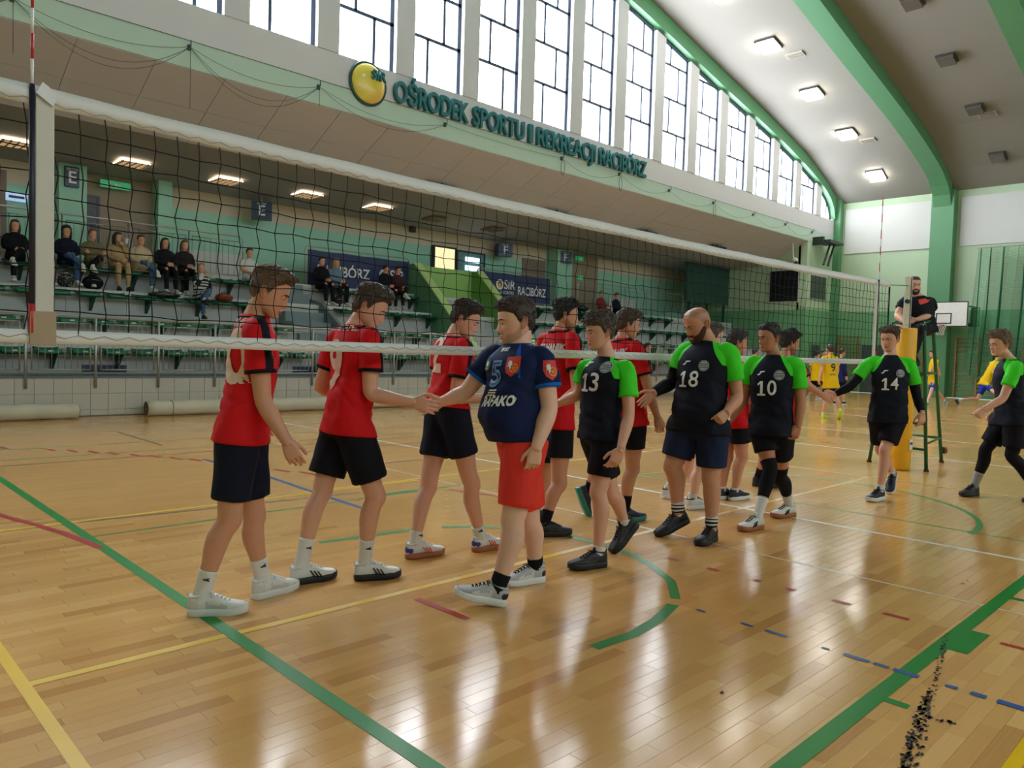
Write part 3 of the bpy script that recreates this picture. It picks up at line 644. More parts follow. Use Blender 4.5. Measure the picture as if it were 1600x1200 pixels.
def sector(px_, py_, Y, ch, lab, w_=.55, turn=-26):
    p = onY(px_, py_, Y); e = empty('sector_sign', p, lab, 'sign', 'navy sector signs'); e.rotation_euler.z = math.radians(turn)
    MB().box(-w_ / 2, w_ / 2, 0, .40, -.24, .24).build('sign_box', mSign, e)
    text_obj(ch, .40, Vector(p) + Vector((0, -.006, -.03)), (1, 0, 0), (0, 0, 1), mSigT, e, 'lettering', bold=.006)
    text_obj('SEKTOR', .07, Vector(p) + Vector((0, -.006, .17)), (1, 0, 0), (0, 0, 1), mSigT, e, 'lettering')
    text_obj(ch, .36, Vector(p) + Vector((w_ / 2 + .006, .2, -.03)), (0, 1, 0), (0, 0, 1), mSigT, e, 'lettering', bold=.006); MB().tube([(0, .2, .24), (0, .2, .5)], .012).build('hanger', mSteel, e)
sector(409, 328, 20.4, 'E', 'navy box sign with white letter E hanging over the stand'); sector(113, 276, 20.5, 'E', 'navy box sign with letter E on the pillar at left', .3, 0); sector(790, 390, 20.5, 'F', 'left navy sign with white letter F'); sector(884, 402, 20.5, 'F', 'right navy sign with white letter F on the green pillar')
p = onY(26, 308, 21.1); e = empty('blue_notice', p, 'small bright blue notice on the brown bay at far left', 'sign'); MB().box(-.22, .22, 0, .02, -.1, .1).build('plate', ME('notice_blue', (170, 200, 236), .25), e); MB().box(-.16, .16, -.004, 0, -.03, .03).build('print', M('notice_print', (40, 70, 140), .5), e)
p = onY(643, 353, 21.15); e = empty('wall_speaker', p, 'small dark wall box on the beige upper strip of the back wall', 'speaker'); MB().box(-.1, .1, -.12, 0, -.22, .22).build('box', mDarkFl, e); MB().box(-.07, .07, -.13, -.12, -.17, .17).build('grille', mLampBox, e)
# pale boards leaning on the gangway
for n_, (xa, xb, lab) in enumerate([(7.6, 9.3, 'pale board standing behind the white shirted spectator'), (25.4, 27.2, 'pale board standing on the gangway at right')]):
    o = MB().box(xa, xb, 20.3, 20.36, 3.1, 3.85).build('pale_board', M('pale_board', (196, 200, 200), .6)); tag(o, lab, 'board', 'pale boards on the gangway')
# ---- rolled floor mats by the base wall
mMat = M('rolled_mat', (206, 198, 176), .6, .12, 4.0, bump=.2, bscale=14); mMatE = M('rolled_mat_end', (120, 96, 80), .8, .2, 30)
def mat_roll(x0, x1, y, r, lab):
    e = empty('rolled_mat', (x0, y, r), lab, 'rolled mat', 'rolled floor mats'); n_ = 40
    b = MB(); pts = [((x1 - x0) * t / n_, .004 * math.sin(t * 2.1), .004 * math.sin(t * 1.3)) for t in range(n_ + 1)]; b.tube(pts, [r * (1 + .02 * math.sin(t * 1.7)) for t in range(n_ + 1)], 24); b.build('roll', mMat, e, True)
    for xx in (-.006, x1 - x0 + .006):
        b = MB()
        sp_ = [(xx, (.02 + (r - .03) * t / 60) * math.cos(t * .62), (.02 + (r - .03) * t / 60) * math.sin(t * .62)) for t in range(61)]
        b.tube(sp_, .008, 5); b.build('spiral_edge', mMatE, e)
    for q in (.45, 2.2): 
        if q < x1 - x0: MB().tube([(q, r * 1.03 * math.cos(a), r * 1.03 * math.sin(a)) for a in np.linspace(0, 6.28, 25)], .006, 5).build('strap', mMatE, e)
mat_roll(-1.5, 3.85, 15.05, .135, 'cream rolled mat at the far left foot of the tiled wall'); mat_roll(5.0, 11.2, 15.0, .145, 'long cream rolled mat along the foot of the tiled wall'); mat_roll(14.5, 18.2, 15.05, .13, 'cream rolled mat at right along the tiled wall')
# ---- sign on the gable wall
mTealT = M('sign_letters_teal', (22, 106, 112), .45)
sg = empty('wall_sign', (10.7, WY - .06, 7.6), 'teal raised lettering with the sports centre name on the gable wall', 'sign')
xcur = 10.66
words = [('OŚRODEK', 10.68, 13.20), ('SPORTU', 13.46, 15.90), ('I', 16.10, 16.28), ('REKREACJI', 16.53, 18.70), ('RACIBÓRZ', 18.92, 20.80)]
words = [('OŚRODEK', 612, 728), ('SPORTU', 736, 816), ('I', 823, 829), ('REKREACJI', 836, 927), ('RACIBÓRZ', 933, 1006)]
for wd, xa, xb in words:
    ya = 147 + (xa - 612) * .293
    Xa = onY(xa, ya, WY)[0]; Xb = onY(xb, 147 + (xb - 612) * .293, WY)[0]
    text_obj(wd, .70, ((Xa + Xb) / 2, WY - .07, 7.36), (1, 0, 0), (0, 0, 1), mTealT, sg, 'lettering', extrude=.05, bold=.014, width=Xb - Xa, valign='BOTTOM_BASELINE')
lg = empty('round_logo_sign', (9.97, WY - .05, 7.57), 'round yellow ball shaped logo sign beside the wall lettering', 'sign')
def gradmat():
    m = bpy.data.materials.new('logo_ball_yellow'); m.use_nodes = True; N = m.node_tree.nodes; L = m.node_tree.links; p = N['Principled BSDF']
    tc = N.new('ShaderNodeTexCoord'); sx = N.new('ShaderNodeSeparateXYZ'); L.new(tc.outputs['Object'], sx.inputs[0])
    a = N.new('ShaderNodeMath'); a.operation = 'SUBTRACT'; L.new(sx.outputs['X'], a.inputs[0]); L.new(sx.outputs['Z'], a.inputs[1])
    r = N.new('ShaderNodeValToRGB'); r.color_ramp.elements[0].position = .2; r.color_ramp.elements[0].color = lin((226, 206, 84)); r.color_ramp.elements[1].position = .85; r.color_ramp.elements[1].color = lin((222, 150, 90))
    L.new(a.outputs[0], r.inputs[0]); L.new(r.outputs[0], p.inputs['Base Color']); p.inputs['Roughness'].default_value = .25; return m
MB().ball((0, 0, 0), .46, .16, .46, 40).build('ball_face', gradmat(), lg, True)
MB().tube([(.475 * math.cos(a), .0, .475 * math.sin(a)) for a in np.linspace(0, 2 * math.pi, 60)], .035, 8).build('rim', M('logo_rim', (20, 70, 66), .4), lg, True)
text_obj('SIR', .30, Vector((9.97, WY - .05, 7.57)) + Vector((.17, -.175, .17)), (1, 0, 0), (0, 0, 1), mTealT, lg, 'lettering', extrude=.03, bold=.006)
MB().ball((-.2, -.135, .1), .05, .02, .05).build('highlight_dot', M('logo_white', (236, 232, 216), .4), lg, True)
# ---- hooks and slack cables along the mint band
mCab = M('cable_grey', (70, 78, 84), .6)
hooks = [(-1.2, 7.1), (2.91, 7.13), (5.86, 7.19), (8.69, 7.16), (12.3, 7.16), (16.74, 7.18), (19.5, 7.22), (22.3, 7.17), (25.2, 7.2), (28.2, 7.2), (31.0, 7.2), (33.6, 7.2)]
cb = empty('cable_run', (2.91, WY - .04, 7.15), 'slack grey cables hanging between hooks on the mint band', 'cable')
def lc(x, y, z): return (x - 2.91, y - (WY - .04), z - 7.15)
for (x, z) in hooks:
    b = MB(); b.box(*[v for pr in zip(lc(x - .03, WY - .06, z - .05), lc(x + .03, WY, z + .05)) for v in pr]); b.tube([lc(x, WY - .05, z), lc(x, WY - .12, z + .02), lc(x, WY - .12, z + .12)], .012, 5); b.build('hook', mCab, cb)
for (a, za), (c, zc) in zip(hooks[:-1], hooks[1:]):
    for sag in ([.25, .62, .75] if a < 6 else [.5, .3] if a < 9 else [.06] if a < 16 else [.3]):
        ts = np.linspace(0, 1, 24); MB().tube([lc(a + (c - a) * t, WY - .08, za + (zc - za) * t - sag * 4 * t * (1 - t)) for t in ts], .0045, 4).build('slack_cable', mCab, cb)
MB().tube([lc(-1.2, WY - .05, 7.32), lc(34, WY - .05, 7.32)], .007, 4).build('taut_wire', mCab, cb)
for x, l_ in [(2.91, .95), (5.86, 1.15), (8.69, .42)]: MB().tube([lc(x, WY - .1, 7.15), lc(x, WY - .1, 7.15 - l_)], .005, 4).build('hanging_cable', mCab, cb)
for x in (16.74, 19.5, 25.2): MB().tube([lc(x + .08 * math.sin(t) * (1 if t < 6.2 else 0), WY - .1, 7.15 - .02 - .22 * (1 - math.cos(t))) for t in np.linspace(0, 6.28, 20)], .009, 4).build('hanging_loop', mCab, cb)
# ================================================================== COURT EQUIPMENT
NY = 3.60; NT = 2.45; NB = 1.43; XA, XB = .76, 9.76; XE0, XE1 = .22, 10.16
mCord = M('net_cord_black', (22, 24, 28), .7); mTape = M('net_tape_white', (222, 222, 218), .6, .05, 10.0, bump=.1, bscale=20); mTapeG = M('net_band_cream', (206, 204, 192), .6, .06, 8.0, bump=.15); mRed = M('antenna_red', (196, 40, 44), .4); mWhite = M('antenna_white', (228, 226, 222), .4); mNavyP = M('antenna_sleeve_navy', (30, 30, 52), .5)
net = empty('volleyball_net', (XA, NY, 0), 'black volleyball net with white tapes strung across the court', 'net')
def nl(x, y, z): return np.array([x - XA, y - NY, z])
def sag(x): t = (x - XE0) / (XE1 - XE0); return -.055 * 4 * t * (1 - t)
def sagb(x): t = (x - XE0) / (XE1 - XE0); return -.015 * 4 * t * (1 - t)
b = MB(); rr = random.Random(5)
nx, nz = int(round((XE1 - XE0) / .1)), 10
P = np.zeros((nx + 1, nz + 1, 3))
for i in range(nx + 1):
    x = XE0 + i * .1
    for k in range(nz + 1):
        zt = NT - .055 + sag(x); zb = NB + .02 + sagb(x); v = k / nz
        jx = (rr.uniform(-.007, .007)) + (.02 * math.sin(x * 1.3 + 1) * math.sin(v * 3.1)) + (.006 if k % 2 else -.006)
        P[i, k] = nl(x + jx * (0 if k in (0, nz) else 1), NY + .006 * math.sin(i * .7 + k), zb + (zt - zb) * v + rr.uniform(-.006, .006) * (0 if k in (0, nz) else 1))
for i in range(nx + 1): b.tube([P[i, k] for k in range(nz + 1)], .0024, 4)
for k in range(1, nz): b.tube([P[i, k] for i in range(nx + 1)], .0024, 4)
o = b.build('net_mesh', mCord, net); o['kind'] = 'stuff'
def band(top, bot, thick, n_=80):
    b = MB(); xs = np.linspace(XE0, XE1, n_); V = []
    for x in xs:
        t_, bt = top(x), bot(x); y = thick / 2
        V += [nl(x, NY - y, bt), nl(x, NY - y * 1.25, (t_ + bt) / 2), nl(x, NY - y * .6, t_), nl(x, NY + y * .6, t_), nl(x, NY + y * 1.25, (t_ + bt) / 2), nl(x, NY + y, bt)]
    F = [(i * 6 + k, i * 6 + (k + 1) % 6, (i + 1) * 6 + (k + 1) % 6, (i + 1) * 6 + k) for i in range(n_ - 1) for k in range(6)] + [tuple(range(5, -1, -1)), tuple((n_ - 1) * 6 + k for k in range(6))]
    return b.add(V, F)
band(lambda x: NT + .012 + sag(x) + .002 * math.sin(x * 9), lambda x: NT - .062 + sag(x) + .003 * math.sin(x * 7), .016).build('top_tape', mTape, net, True)
band(lambda x: NB + .038 + sagb(x) + .001 * math.sin(x * 8), lambda x: NB - .018 + sagb(x) + .002 * math.sin(x * 6), .014).build('bottom_tape', mTape, net, True)
mStitch = M('tape_lacing', (176, 178, 178), .7)
for z0, sg, dz in ((NT - .062, sag, .03), (NB + .0, sagb, .03)):
    b = MB()
    b.tube([nl(XE0 + i * .05, NY - .0125, z0 + sg(XE0 + i * .05) + (.004 if i % 2 else .02)) for i in range(int((XE1 - XE0) / .05))], .0018, 4); b.build('lacing', mStitch, net)
for xs_, ww in ((XA + .045, .045), (XB - .03, .045)):
    b = MB(); b.box(*[q for pr in zip(nl(xs_ - ww / 1, NY - .016, NB - .01), nl(xs_ + ww / 2, NY + .004, NT + sag(xs_) - .02)) for q in pr]); o = b.build('side_band', mTapeG, net); bevel(o, .004)
b = MB(); b.box(*[q for pr in zip(nl(XA - .02, NY - .024, NB - .03), nl(XA + .075, NY - .012, NB + .11)) for q in pr]); bevel(b.build('band_pocket', M('net_pocket_tan', (170, 152, 128), .7), net), .003)
b = MB(); b.obox(nl(XA + .04, NY - .026, NT - .03), np.array([.030, 0, -.020]), np.array([.012, 0, .024]), np.array([0, .004, 0])); b.build('tie_strap', M('tie_white', (226, 228, 232), .6), net)
for xa in (XA - .012, XB - .01):
    z0 = NB - .0
    sl = MB().tube([nl(xa, NY - .014, NB + .1), nl(xa, NY - .014, NT)], .011, 8).build('antenna_sleeve', mNavyP, net, True)
    MB().tube([nl(xa, NY - .014, NB + .02), nl(xa, NY - .014, NB + .14)], .0118, 8).build('antenna_section', mRed, net, True)
    for q in range(10):
        za = NT + q * .1 if q else NT - .005; MB().tube([nl(xa, NY - .014, za), nl(xa, NY - .014, NT + (q + 1) * .1)], .0055, 8).build('antenna_section', mWhite if q % 2 == 0 else mRed, net, True)
MB().tube([nl(XE1, NY, NB), nl(XE1, NY, NT + sag(XE1))], .009, 6).build('end_pole', mCord, net)
for z in (NT - .03, NB + .02, 1.9): MB().tube([nl(XE1, NY, z), nl(10.78, NY, z + .04 * (1 if z > 2 else -.3))], .006, 5).build('tension_rope', M('rope_green', (40, 110, 84), .7), net)
# ---- net post with yellow pad
pt = empty('net_post', (10.83, NY, 0), 'steel net post wrapped in a yellow foam pad', 'post')
o = MB().box(-.035, .035, -.04, .04, 0, 2.58).build('steel_profile', M('post_galvanised', (196, 204, 212), .4, .05, 15), pt); bevel(o, .006)
MB().box(-.030, -.008, -.046, -.040, 1.9, 2.56).build('slide_rail', mBlk, pt); MB().tube([(-.09, -.02, 2.25), (-.05, -.02, 2.25)], .03).build('pulley', mBlk, pt)
MB().box(-.050, -.036, -.042, .02, 1.95, 2.58).build('rail_edge', M('post_edge_cream', (206, 202, 176), .5), pt)
b = MB(); n_ = 28; b.tube([(0, 0, .005), (0, 0, 1.90)], .135, n_); o = b.build('foam_pad', M('pad_yellow', (232, 172, 22), .5, .05, 5, bump=.05), pt, True); bevel(o, .015)
b = MB(); b.box(-.06, .05, -.139, -.13, .28, .42); b.build('white_label', M('label_white', (226, 226, 222), .5), pt); MB().box(-.05, .04, -.141, -.139, .35, .38).build('label_print', mBlk, pt)
# ---- umpire stand
mGrn = M('umpire_stand_green', (14, 92, 52), .4, .06, 10)
um = empty('umpire_stand', (11.45, 3.62, 0), 'green tubular umpire stand with ladder rungs and seat', 'umpire stand')
LEG = {'a': onZ(1447, 737), 'b': onZ(1471, 723), 'c': onZ(1358, 722)}
LEG['d'] = LEG['c'] + LEG['b'] - LEG['a'] 
uo = np.array([11.45, 3.62, 0.])
topc = {}
cxy = (LEG['a'] + LEG['b'] + LEG['c'] + LEG['d']) / 4
ZS = 1.86
for k, p in LEG.items():
    t = p + (cxy - p) * .42; t[2] = ZS; topc[k] = t
    up = t + (t - p) * (.10 / ZS) * np.array([.4, .4, 1]) if k in 'ab' else t
    MB().tube([p - uo, t - uo] + ([up - uo] if k in 'ab' else []), .024, 10).build('leg', mGrn, um, True)
    MB().tube([p - uo, p + [0, 0, .03] - uo], .034, 10).build('rubber_foot', M('rubber_brown', (84, 52, 34), .7), um)
def lerp(k, z): p, t = LEG[k], topc[k]; return p + (t - p) * (z / ZS)
for z in (.28, .62, .95, 1.28): MB().tube([lerp('a', z) - uo, lerp('c', z) - uo], .016, 8).build('rung', mGrn, um, True)
for z in (.36, 1.3): 
    MB().tube([lerp('a', z) - uo, lerp('b', z) - uo], .016, 8).build('brace', mGrn, um, True); MB().tube([lerp('b', z) - uo, lerp('d', z) - uo], .016, 8).build('brace', mGrn, um, True); MB().tube([lerp('d', z) - uo, lerp('c', z) - uo], .016, 8).build('brace', mGrn, um, True)
sc = sum(topc.values()) / 4
b = MB(); ax = (topc['c'] - topc['a']) / 2 * 1.05; ay = (topc['b'] - topc['a']) / 2 * 1.15
b.obox(sc - uo + [0, 0, .02], ax, ay, np.array([0, 0, .02])); bevel(b.build('seat_board', M('seat_board_dark', (32, 44, 40), .5), um), .008)
for pr in (('a', 'b'), ('c', 'd')):
    p, q = topc[pr[0]], topc[pr[1]]; MB().tube([p - uo, p - uo + [0, 0, .13], (p + q) / 2 - uo + [0, 0, .17], q - uo + [0, 0, .13], q - uo], .017, 8).build('arm_rail', mGrn, um, True)
MB().tube([lerp('b', .18) - uo + [.03, -.02, 0], lerp('b', .18) - uo + [.06, -.04, 0]], .05, 14).build('transport_wheel', M('wheel_brown', (96, 58, 36), .6), um)
# ---- basketball goal on the side wall
bk = empty('basketball_goal', (35.2, 10.25, 3.0), 'white basketball backboard with red hoop on the green side wall', 'basketball goal')
mBB = M('backboard_white', (232, 232, 228), .4); mBBk = M('backboard_black_line', (26, 28, 30), .5)
MB().box(-.02, .02, -.9, .9, 0, 1.05).build('board', mBB, bk)
b = MB()
for y0, y1, z0, z1 in ((-.9, .9, 0, .04), (-.9, .9, 1.01, 1.05), (-.9, -.86, 0, 1.05), (.86, .9, 0, 1.05), (-.3, .3, .12, .165), (-.3, .3, .53, .575), (-.3, -.255, .12, .575), (.255, .3, .12, .575)): b.box(-.024, -.02, y0, y1, z0, z1)
b.build('board_lines', mBBk, bk)
MB().tube([(-.38 + .225 * math.cos(a), .225 * math.sin(a), .06) for a in np.linspace(0, 2 * math.pi, 32)], .012, 6).build('hoop', M('hoop_red', (206, 58, 44), .4), bk, True); MB().box(-.16, -.02, -.06, .06, .04, .09).build('hoop_bracket', M('hoop_red', (206, 58, 44), .4), bk)
b = MB()
for s_ in (0, 1):
    for q in range(12):
        pts = []
        for t in range(7):
            a = 2 * math.pi * (q / 12 + (1 if s_ else -1) * t / 6 * .17); r_ = .225 - .10 * (t / 6) ** .7; pts.append((-.38 + r_ * math.cos(a), r_ * math.sin(a), .05 - .42 * t / 6))
        b.tube(pts, .006, 4)
o = b.build('hoop_net', M('hoop_net_white', (222, 218, 208), .8), bk); o['kind'] = 'stuff'
for y in (-.7, .7):
    for z in (.15, .9): MB().tube([(.02, y * .8, z), (1.09, y, z)], .03, 8).build('wall_arm', mGrn, bk, True)
b = MB(); b.box(.3, .34, -1.15, -.92, .0, .8); b.tube([(.1, -.9, .05), (.6, -1.15, .05), (.6, -1.15, .8), (.1, -.9, .85)], .025); b.build('side_frame', mGrn, bk)
# ---- wall bars and doors along the side wall
mWood = M('wall_bar_wood', (150, 118, 74), .5, .15, 6)
def wallbars(y0, y1, z0, z1, lab):
    e = empty('wall_bars', (RX - .1, y0, 0), lab, 'wall bars', 'wooden wall bars'); n_ = max(1, int(round((y1 - y0) / .9)))
    for q in range(n_ + 1): MB().box(-.06, .06, (y1 - y0) * q / n_ - .03, (y1 - y0) * q / n_ + .03, z0, z1).build('upright', mWood, e)
    for q in range(n_):
        a, c = (y1 - y0) * q / n_, (y1 - y0) * (q + 1) / n_
        for z in np.arange(z0 + .12, z1, .17): MB().tube([(-.03, a, z), (-.03, c, z)], .02, 6).build('bar', mWood, e, True)
wallbars(14.1, 15.0, .05, 2.6, 'wooden wall bars left of the far pilaster'); wallbars(11.3, 12.6, .05, 2.5, 'wooden wall bars behind the umpire stand'); wallbars(5.9, 10.0, .05, 2.6, 'wooden wall bars under the basketball backboard')
mDoorSl = M('side_door_slate', (70, 84, 84), .4)
for n_, (y0, y1) in enumerate([(13.0, 13.95), (15.15, 15.36)]):
    o = struct(MB().box(RX - .06, RX - .02, y0, y1, 0, 2.2).build('door_%d' % (n_ + 4), mDoorSl), 'slate grey door in the green side wall'); MB().box(RX - .08, RX - .06, y0 + .1, y0 + .14, 1.0, 1.1).build('door_handle', mSteel, o)
o = struct(MB().box(34.0, 34.9, WY - .06, WY - .02, 0, 2.15).build('door_6', mDoorSl), 'slate grey door in the green wall beside the stand'); MB().box(34.75, 34.85, WY - .1, WY - .06, 1.0, 1.04).build('door_handle', mSteel, o); MB().box(33.9, 34.0, WY - .07, WY - .02, 0, 2.25).build('jamb', mRib, o)
e = empty('wall_alarm', (35.6, WY - .03, 3.35), 'small round grey alarm fitting on the green wall', 'alarm'); MB().ball((0, 0, 0), .1, .06, .1).build('dome', mSteel, e, True); MB().box(-.06, .06, 0, .03, -.06, .06).build('back_plate', mBlk, e)
# ---- gathered green safety net
def netmat():
    m = bpy.data.materials.new('safety_net_green'); m.use_nodes = True; nt = m.node_tree; N = nt.nodes; L = nt.links; p = N['Principled BSDF']
    p.inputs['Base Color'].default_value = lin((60, 140, 100)); p.inputs['Roughness'].default_value = .7
    uv = N.new('ShaderNodeAttribute'); uv.attribute_name = 'gu'; uw = N.new('ShaderNodeAttribute'); uw.attribute_name = 'gv'
    out = []
    for a in (uv, uw):
        f = N.new('ShaderNodeMath'); f.operation = 'FRACT'; L.new(a.outputs['Fac'], f.inputs[0]); g = N.new('ShaderNodeMath'); g.operation = 'LESS_THAN'; g.inputs[1].default_value = .19; L.new(f.outputs[0], g.inputs[0]); out.append(g)
    mx = N.new('ShaderNodeMath'); mx.operation = 'MAXIMUM'; L.new(out[0].outputs[0], mx.inputs[0]); L.new(out[1].outputs[0], mx.inputs[1]); L.new(mx.outputs[0], p.inputs['Alpha']); return m
gn = empty('safety_net', (35.4, 8.5, 6.2), 'gathered green safety net hanging beside the backboard', 'safety net')
V = []; F = []; gu = []; gv = []; nu, nv = 260, 40
for k in range(nv + 1):
    v = k / nv
    for i in range(nu + 1):
        u = i / nu
        y = .55 + .35 * v * (1 - u) - 4.6 * u; x = .14 * math.sin(u * 60 + .6 * math.sin(v * 4)) + .05 * math.sin(u * 150)
        y += .10 * math.sin(u * 60 + 1.4)
        V.append((x, y, -5.0 * v - (.55 * max(0, 1 - abs(u - .1) / .1) if v > .98 else 0))); gu.append(u * 420); gv.append(v * 110)
for k in range(nv):
    for i in range(nu): F.append((k * (nu + 1) + i, k * (nu + 1) + i + 1, (k + 1) * (nu + 1) + i + 1, (k + 1) * (nu + 1) + i))
MB().add(V, F, {'gu': gu, 'gv': gv}).build('netting', netmat(), gn, True, fix=False)
mNetC = M('net_cord_green', (22, 92, 62), .7)
for y, rr_ in ((.55, .015), (.2, .02), (-.25, .03), (-1.0, .03)): MB().tube([(0, y, 0), (.02, y + .05, -2.5), (0, y + .18, -5.2)], [rr_, rr_ * 1.3, rr_], 6).build('gathered_fold', mNetC, gn, True)
MB().tube([(0, .7, .03), (0, -4.1, .03)], .02).build('track', mSteel, gn)
# ================================================================== PEOPLE
def stubbled(m):
    nt = m.node_tree; N = nt.nodes; L = nt.links; p = N['Principled BSDF']; cur = p.inputs['Base Color'].links[0].from_socket
    for nm, mul, blend in (('stubble', (.34, .27, .25, 1), 'MULTIPLY'), ('flush', (1.0, .70, .64, 1), 'MULTIPLY')):
        a = N.new('ShaderNodeAttribute'); a.attribute_name = nm; mx = N.new('ShaderNodeMix'); mx.data_type = 'RGBA'; mx.blend_type = blend; mx.clamp_factor = True; mx.inputs['B'].default_value = mul
        L.new(a.outputs['Fac'], mx.inputs['Factor']); L.new(cur, mx.inputs['A']); cur = mx.outputs['Result']
    L.new(cur, p.inputs['Base Color']); return m
SKIN = {k: stubbled(M('skin_' + k, c, .5, .06, 25, bump=.03, bscale=180, sss=.12)) for k, c in dict(fair=(214, 160, 132), mid=(202, 144, 112), tan=(184, 124, 92), pale=(226, 178, 152)).items()}
def smoothstep(a, b, x):
    t = np.clip((x - a) / (b - a), 0, 1); return t * t * (3 - 2 * t)
def catmull(P, n):
    P = np.asarray(P, float); m = len(P)
    Q = np.vstack([2 * P[0] - P[1], P, 2 * P[-1] - P[-2]]); out = []
    L = np.concatenate([[0], np.cumsum(np.linalg.norm(np.diff(P[:, :3], axis=0), axis=1) + 1e-6)]); ts = np.linspace(0, L[-1], n)
    for t in ts:
        i = min(int(np.searchsorted(L, t, 'right')) - 1, m - 2); i = max(i, 0); f = (t - L[i]) / (L[i + 1] - L[i])
        a, b, c, d = Q[i], Q[i + 1], Q[i + 2], Q[i + 3]
        out.append(.5 * ((2 * b) + (-a + c) * f + (2 * a - 5 * b + 4 * c - d) * f * f + (-a + 3 * b - 3 * c + d) * f ** 3))
    return np.array(out)
def rings_to_mesh(C, A, B, m=24, p=2.0, cap=True):
    """closed loft through rings centre C with half axes A,B"""
    n = len(C); th = np.arange(m) * 2 * np.pi / m; c, s = np.cos(th), np.sin(th)
    c = np.sign(c) * np.abs(c) ** (2 / p); s = np.sign(s) * np.abs(s) ** (2 / p)
    V = (C[:, None, :] + A[:, None, :] * c[None, :, None] + B[:, None, :] * s[None, :, None]).reshape(-1, 3)
    F = [(i * m + k, i * m + (k + 1) % m, (i + 1) * m + (k + 1) % m, (i + 1) * m + k) for i in range(n - 1) for k in range(m)]
    if cap:
        V = np.vstack([V, C[0], C[-1]]); F += [(n * m, (k + 1) % m, k) for k in range(m)] + [(n * m + 1, (n - 1) * m + k, (n - 1) * m + (k + 1) % m) for k in range(m)]
    return V, F
def limb(pts, rad, ref, n=24, m=18, p=2.0):
    """pts (k,3), rad (k,2): half axes along 'side' (perp to ref) and 'ref'. returns ring frames too"""
    q = np.hstack([np.asarray(pts, float), np.asarray(rad, float)]); q = catmull(q, n); C = q[:, :3]; r = np.maximum(q[:, 3:5], .004)
    t = np.gradient(C, axis=0); t /= np.linalg.norm(t, axis=1)[:, None] + 1e-9
    ref = np.asarray(ref, float); A = np.cross(t, ref[None]); la = np.linalg.norm(A, axis=1)[:, None]; A = A / np.maximum(la, 1e-6); Bv = np.cross(A, t)
    V, F = rings_to_mesh(C, A * r[:, :1], Bv * r[:, 1:], m, p); return V, F, (C, A, Bv, t, r)
def remesh(mb, voxel, smooth=3, fac=.5):
    me = mb.mesh('tmp', MATS['painted_plaster_white']); o = bpy.data.objects.new('tmp', me); COL.objects.link(o)
    r = o.modifiers.new('r', 'REMESH'); r.mode = 'VOXEL'; r.voxel_size = voxel
    if smooth: s = o.modifiers.new('s', 'SMOOTH'); s.iterations = smooth; s.factor = fac
    ev = o.evaluated_get(bpy.context.evaluated_depsgraph_get()); em = ev.to_mesh()
    V = np.empty(len(em.vertices) * 3, np.float32); em.vertices.foreach_get('co', V); V = V.reshape(-1, 3).astype(float)
    F = [tuple(p.vertices) for p in em.polygons]
    ev.to_mesh_clear(); bpy.data.objects.remove(o); bpy.data.meshes.remove(me); return V, F
# ---- head: local x right, y forward, z up, eyes at z = 0
HZ = np.array([.118, .1165, .111, .098, .075, .045, .012, -.015, -.040, -.062, -.082, -.098, -.110, -.1165, -.118])
HW = np.array([.0, .020, .038, .057, .070, .076, .0765, .0745, .071, .066, .0595, .051, .040, .024, .0])
HF = np.array([.005, .027, .047, .069, .084, .0905, .0895, .086, .086, .0855, .085, .083, .080, .066, .050])
HB = np.array([-.005, -.030, -.050, -.072, -.090, -.099, -.098, -.091, -.076, -.056, -.032, -.008, .010, .030, .050])
def head_grid(nz, na):
    u = np.linspace(0, 1, nz); k = np.linspace(0, 1, len(HZ)); 
    w = np.array([0, .05, .11, .19, .29, .39, .48, .56, .64, .71, .78, .85, .91, .965, 1.0])
    z, wd, f, b = (np.interp(u, w, a) for a in (HZ, HW, HF, HB))
    for a in (wd, f, b): a[1:-1] = .25 * a[:-2] + .5 * a[1:-1] + .25 * a[2:]
    az = np.arange(na) * 2 * np.pi / na                      # 0 = front, +x side at 90 deg
    ca, sa = np.cos(az), np.sin(az); pw = 2 / 2.25
    cs = np.sign(ca) * np.abs(ca) ** pw; sn = np.sign(sa) * np.abs(sa) ** pw
    yc = (f + b) / 2; hd = (f - b) / 2
    X = wd[:, None] * sn[None]; Y = yc[:, None] + hd[:, None] * cs[None]; Z = np.repeat(z[:, None], na, 1)
    return X, Y, Z, np.repeat(az[None], nz, 0)
def grid_faces(nz, na): return [(i * na + k, (i + 1) * na + k, (i + 1) * na + (k + 1) % na, i * na + (k + 1) % na) for i in range(nz - 1) for k in range(na)]
def face_shape(X, Y, Z):
    g = lambda a, s: np.exp(-(a / s) ** 2); fr = smoothstep(.02, .06, Y); ax = np.abs(X); d = 0
    d = d + .006 * g(Z - .019, .008) * g(ax - .026, .026) - .011 * g(ax - .031, .016) * g(Z - .001, .0115) + .004 * g(ax - .046, .018) * g(Z + .026, .016)
    A = np.interp(Z, [-.062, -.055, -.049, -.043, -.036, -.025, -.01, .008, .022, .035], [0, .001, .010, .024, .0275, .0225, .0145, .008, .004, 0]); sg = np.interp(Z, [-.05, -.035, -.01, .03], [.0150, .0135, .0095, .009])
    d = d + A * np.exp(-(X / sg) ** 2) + .0055 * g(ax - .013, .006) * g(Z + .044, .007)
    d = d + .0065 * g(Z + .066, .005) * g(X, .019) + .007 * g(Z + .078, .0055) * g(X, .017) - .005 * g(Z + .0718, .0022) * g(X, .021) - .003 * g(Z + .088, .006) * g(X, .02) + .006 * g(Z + .104, .011) * g(X, .02)
    return Y + d * fr
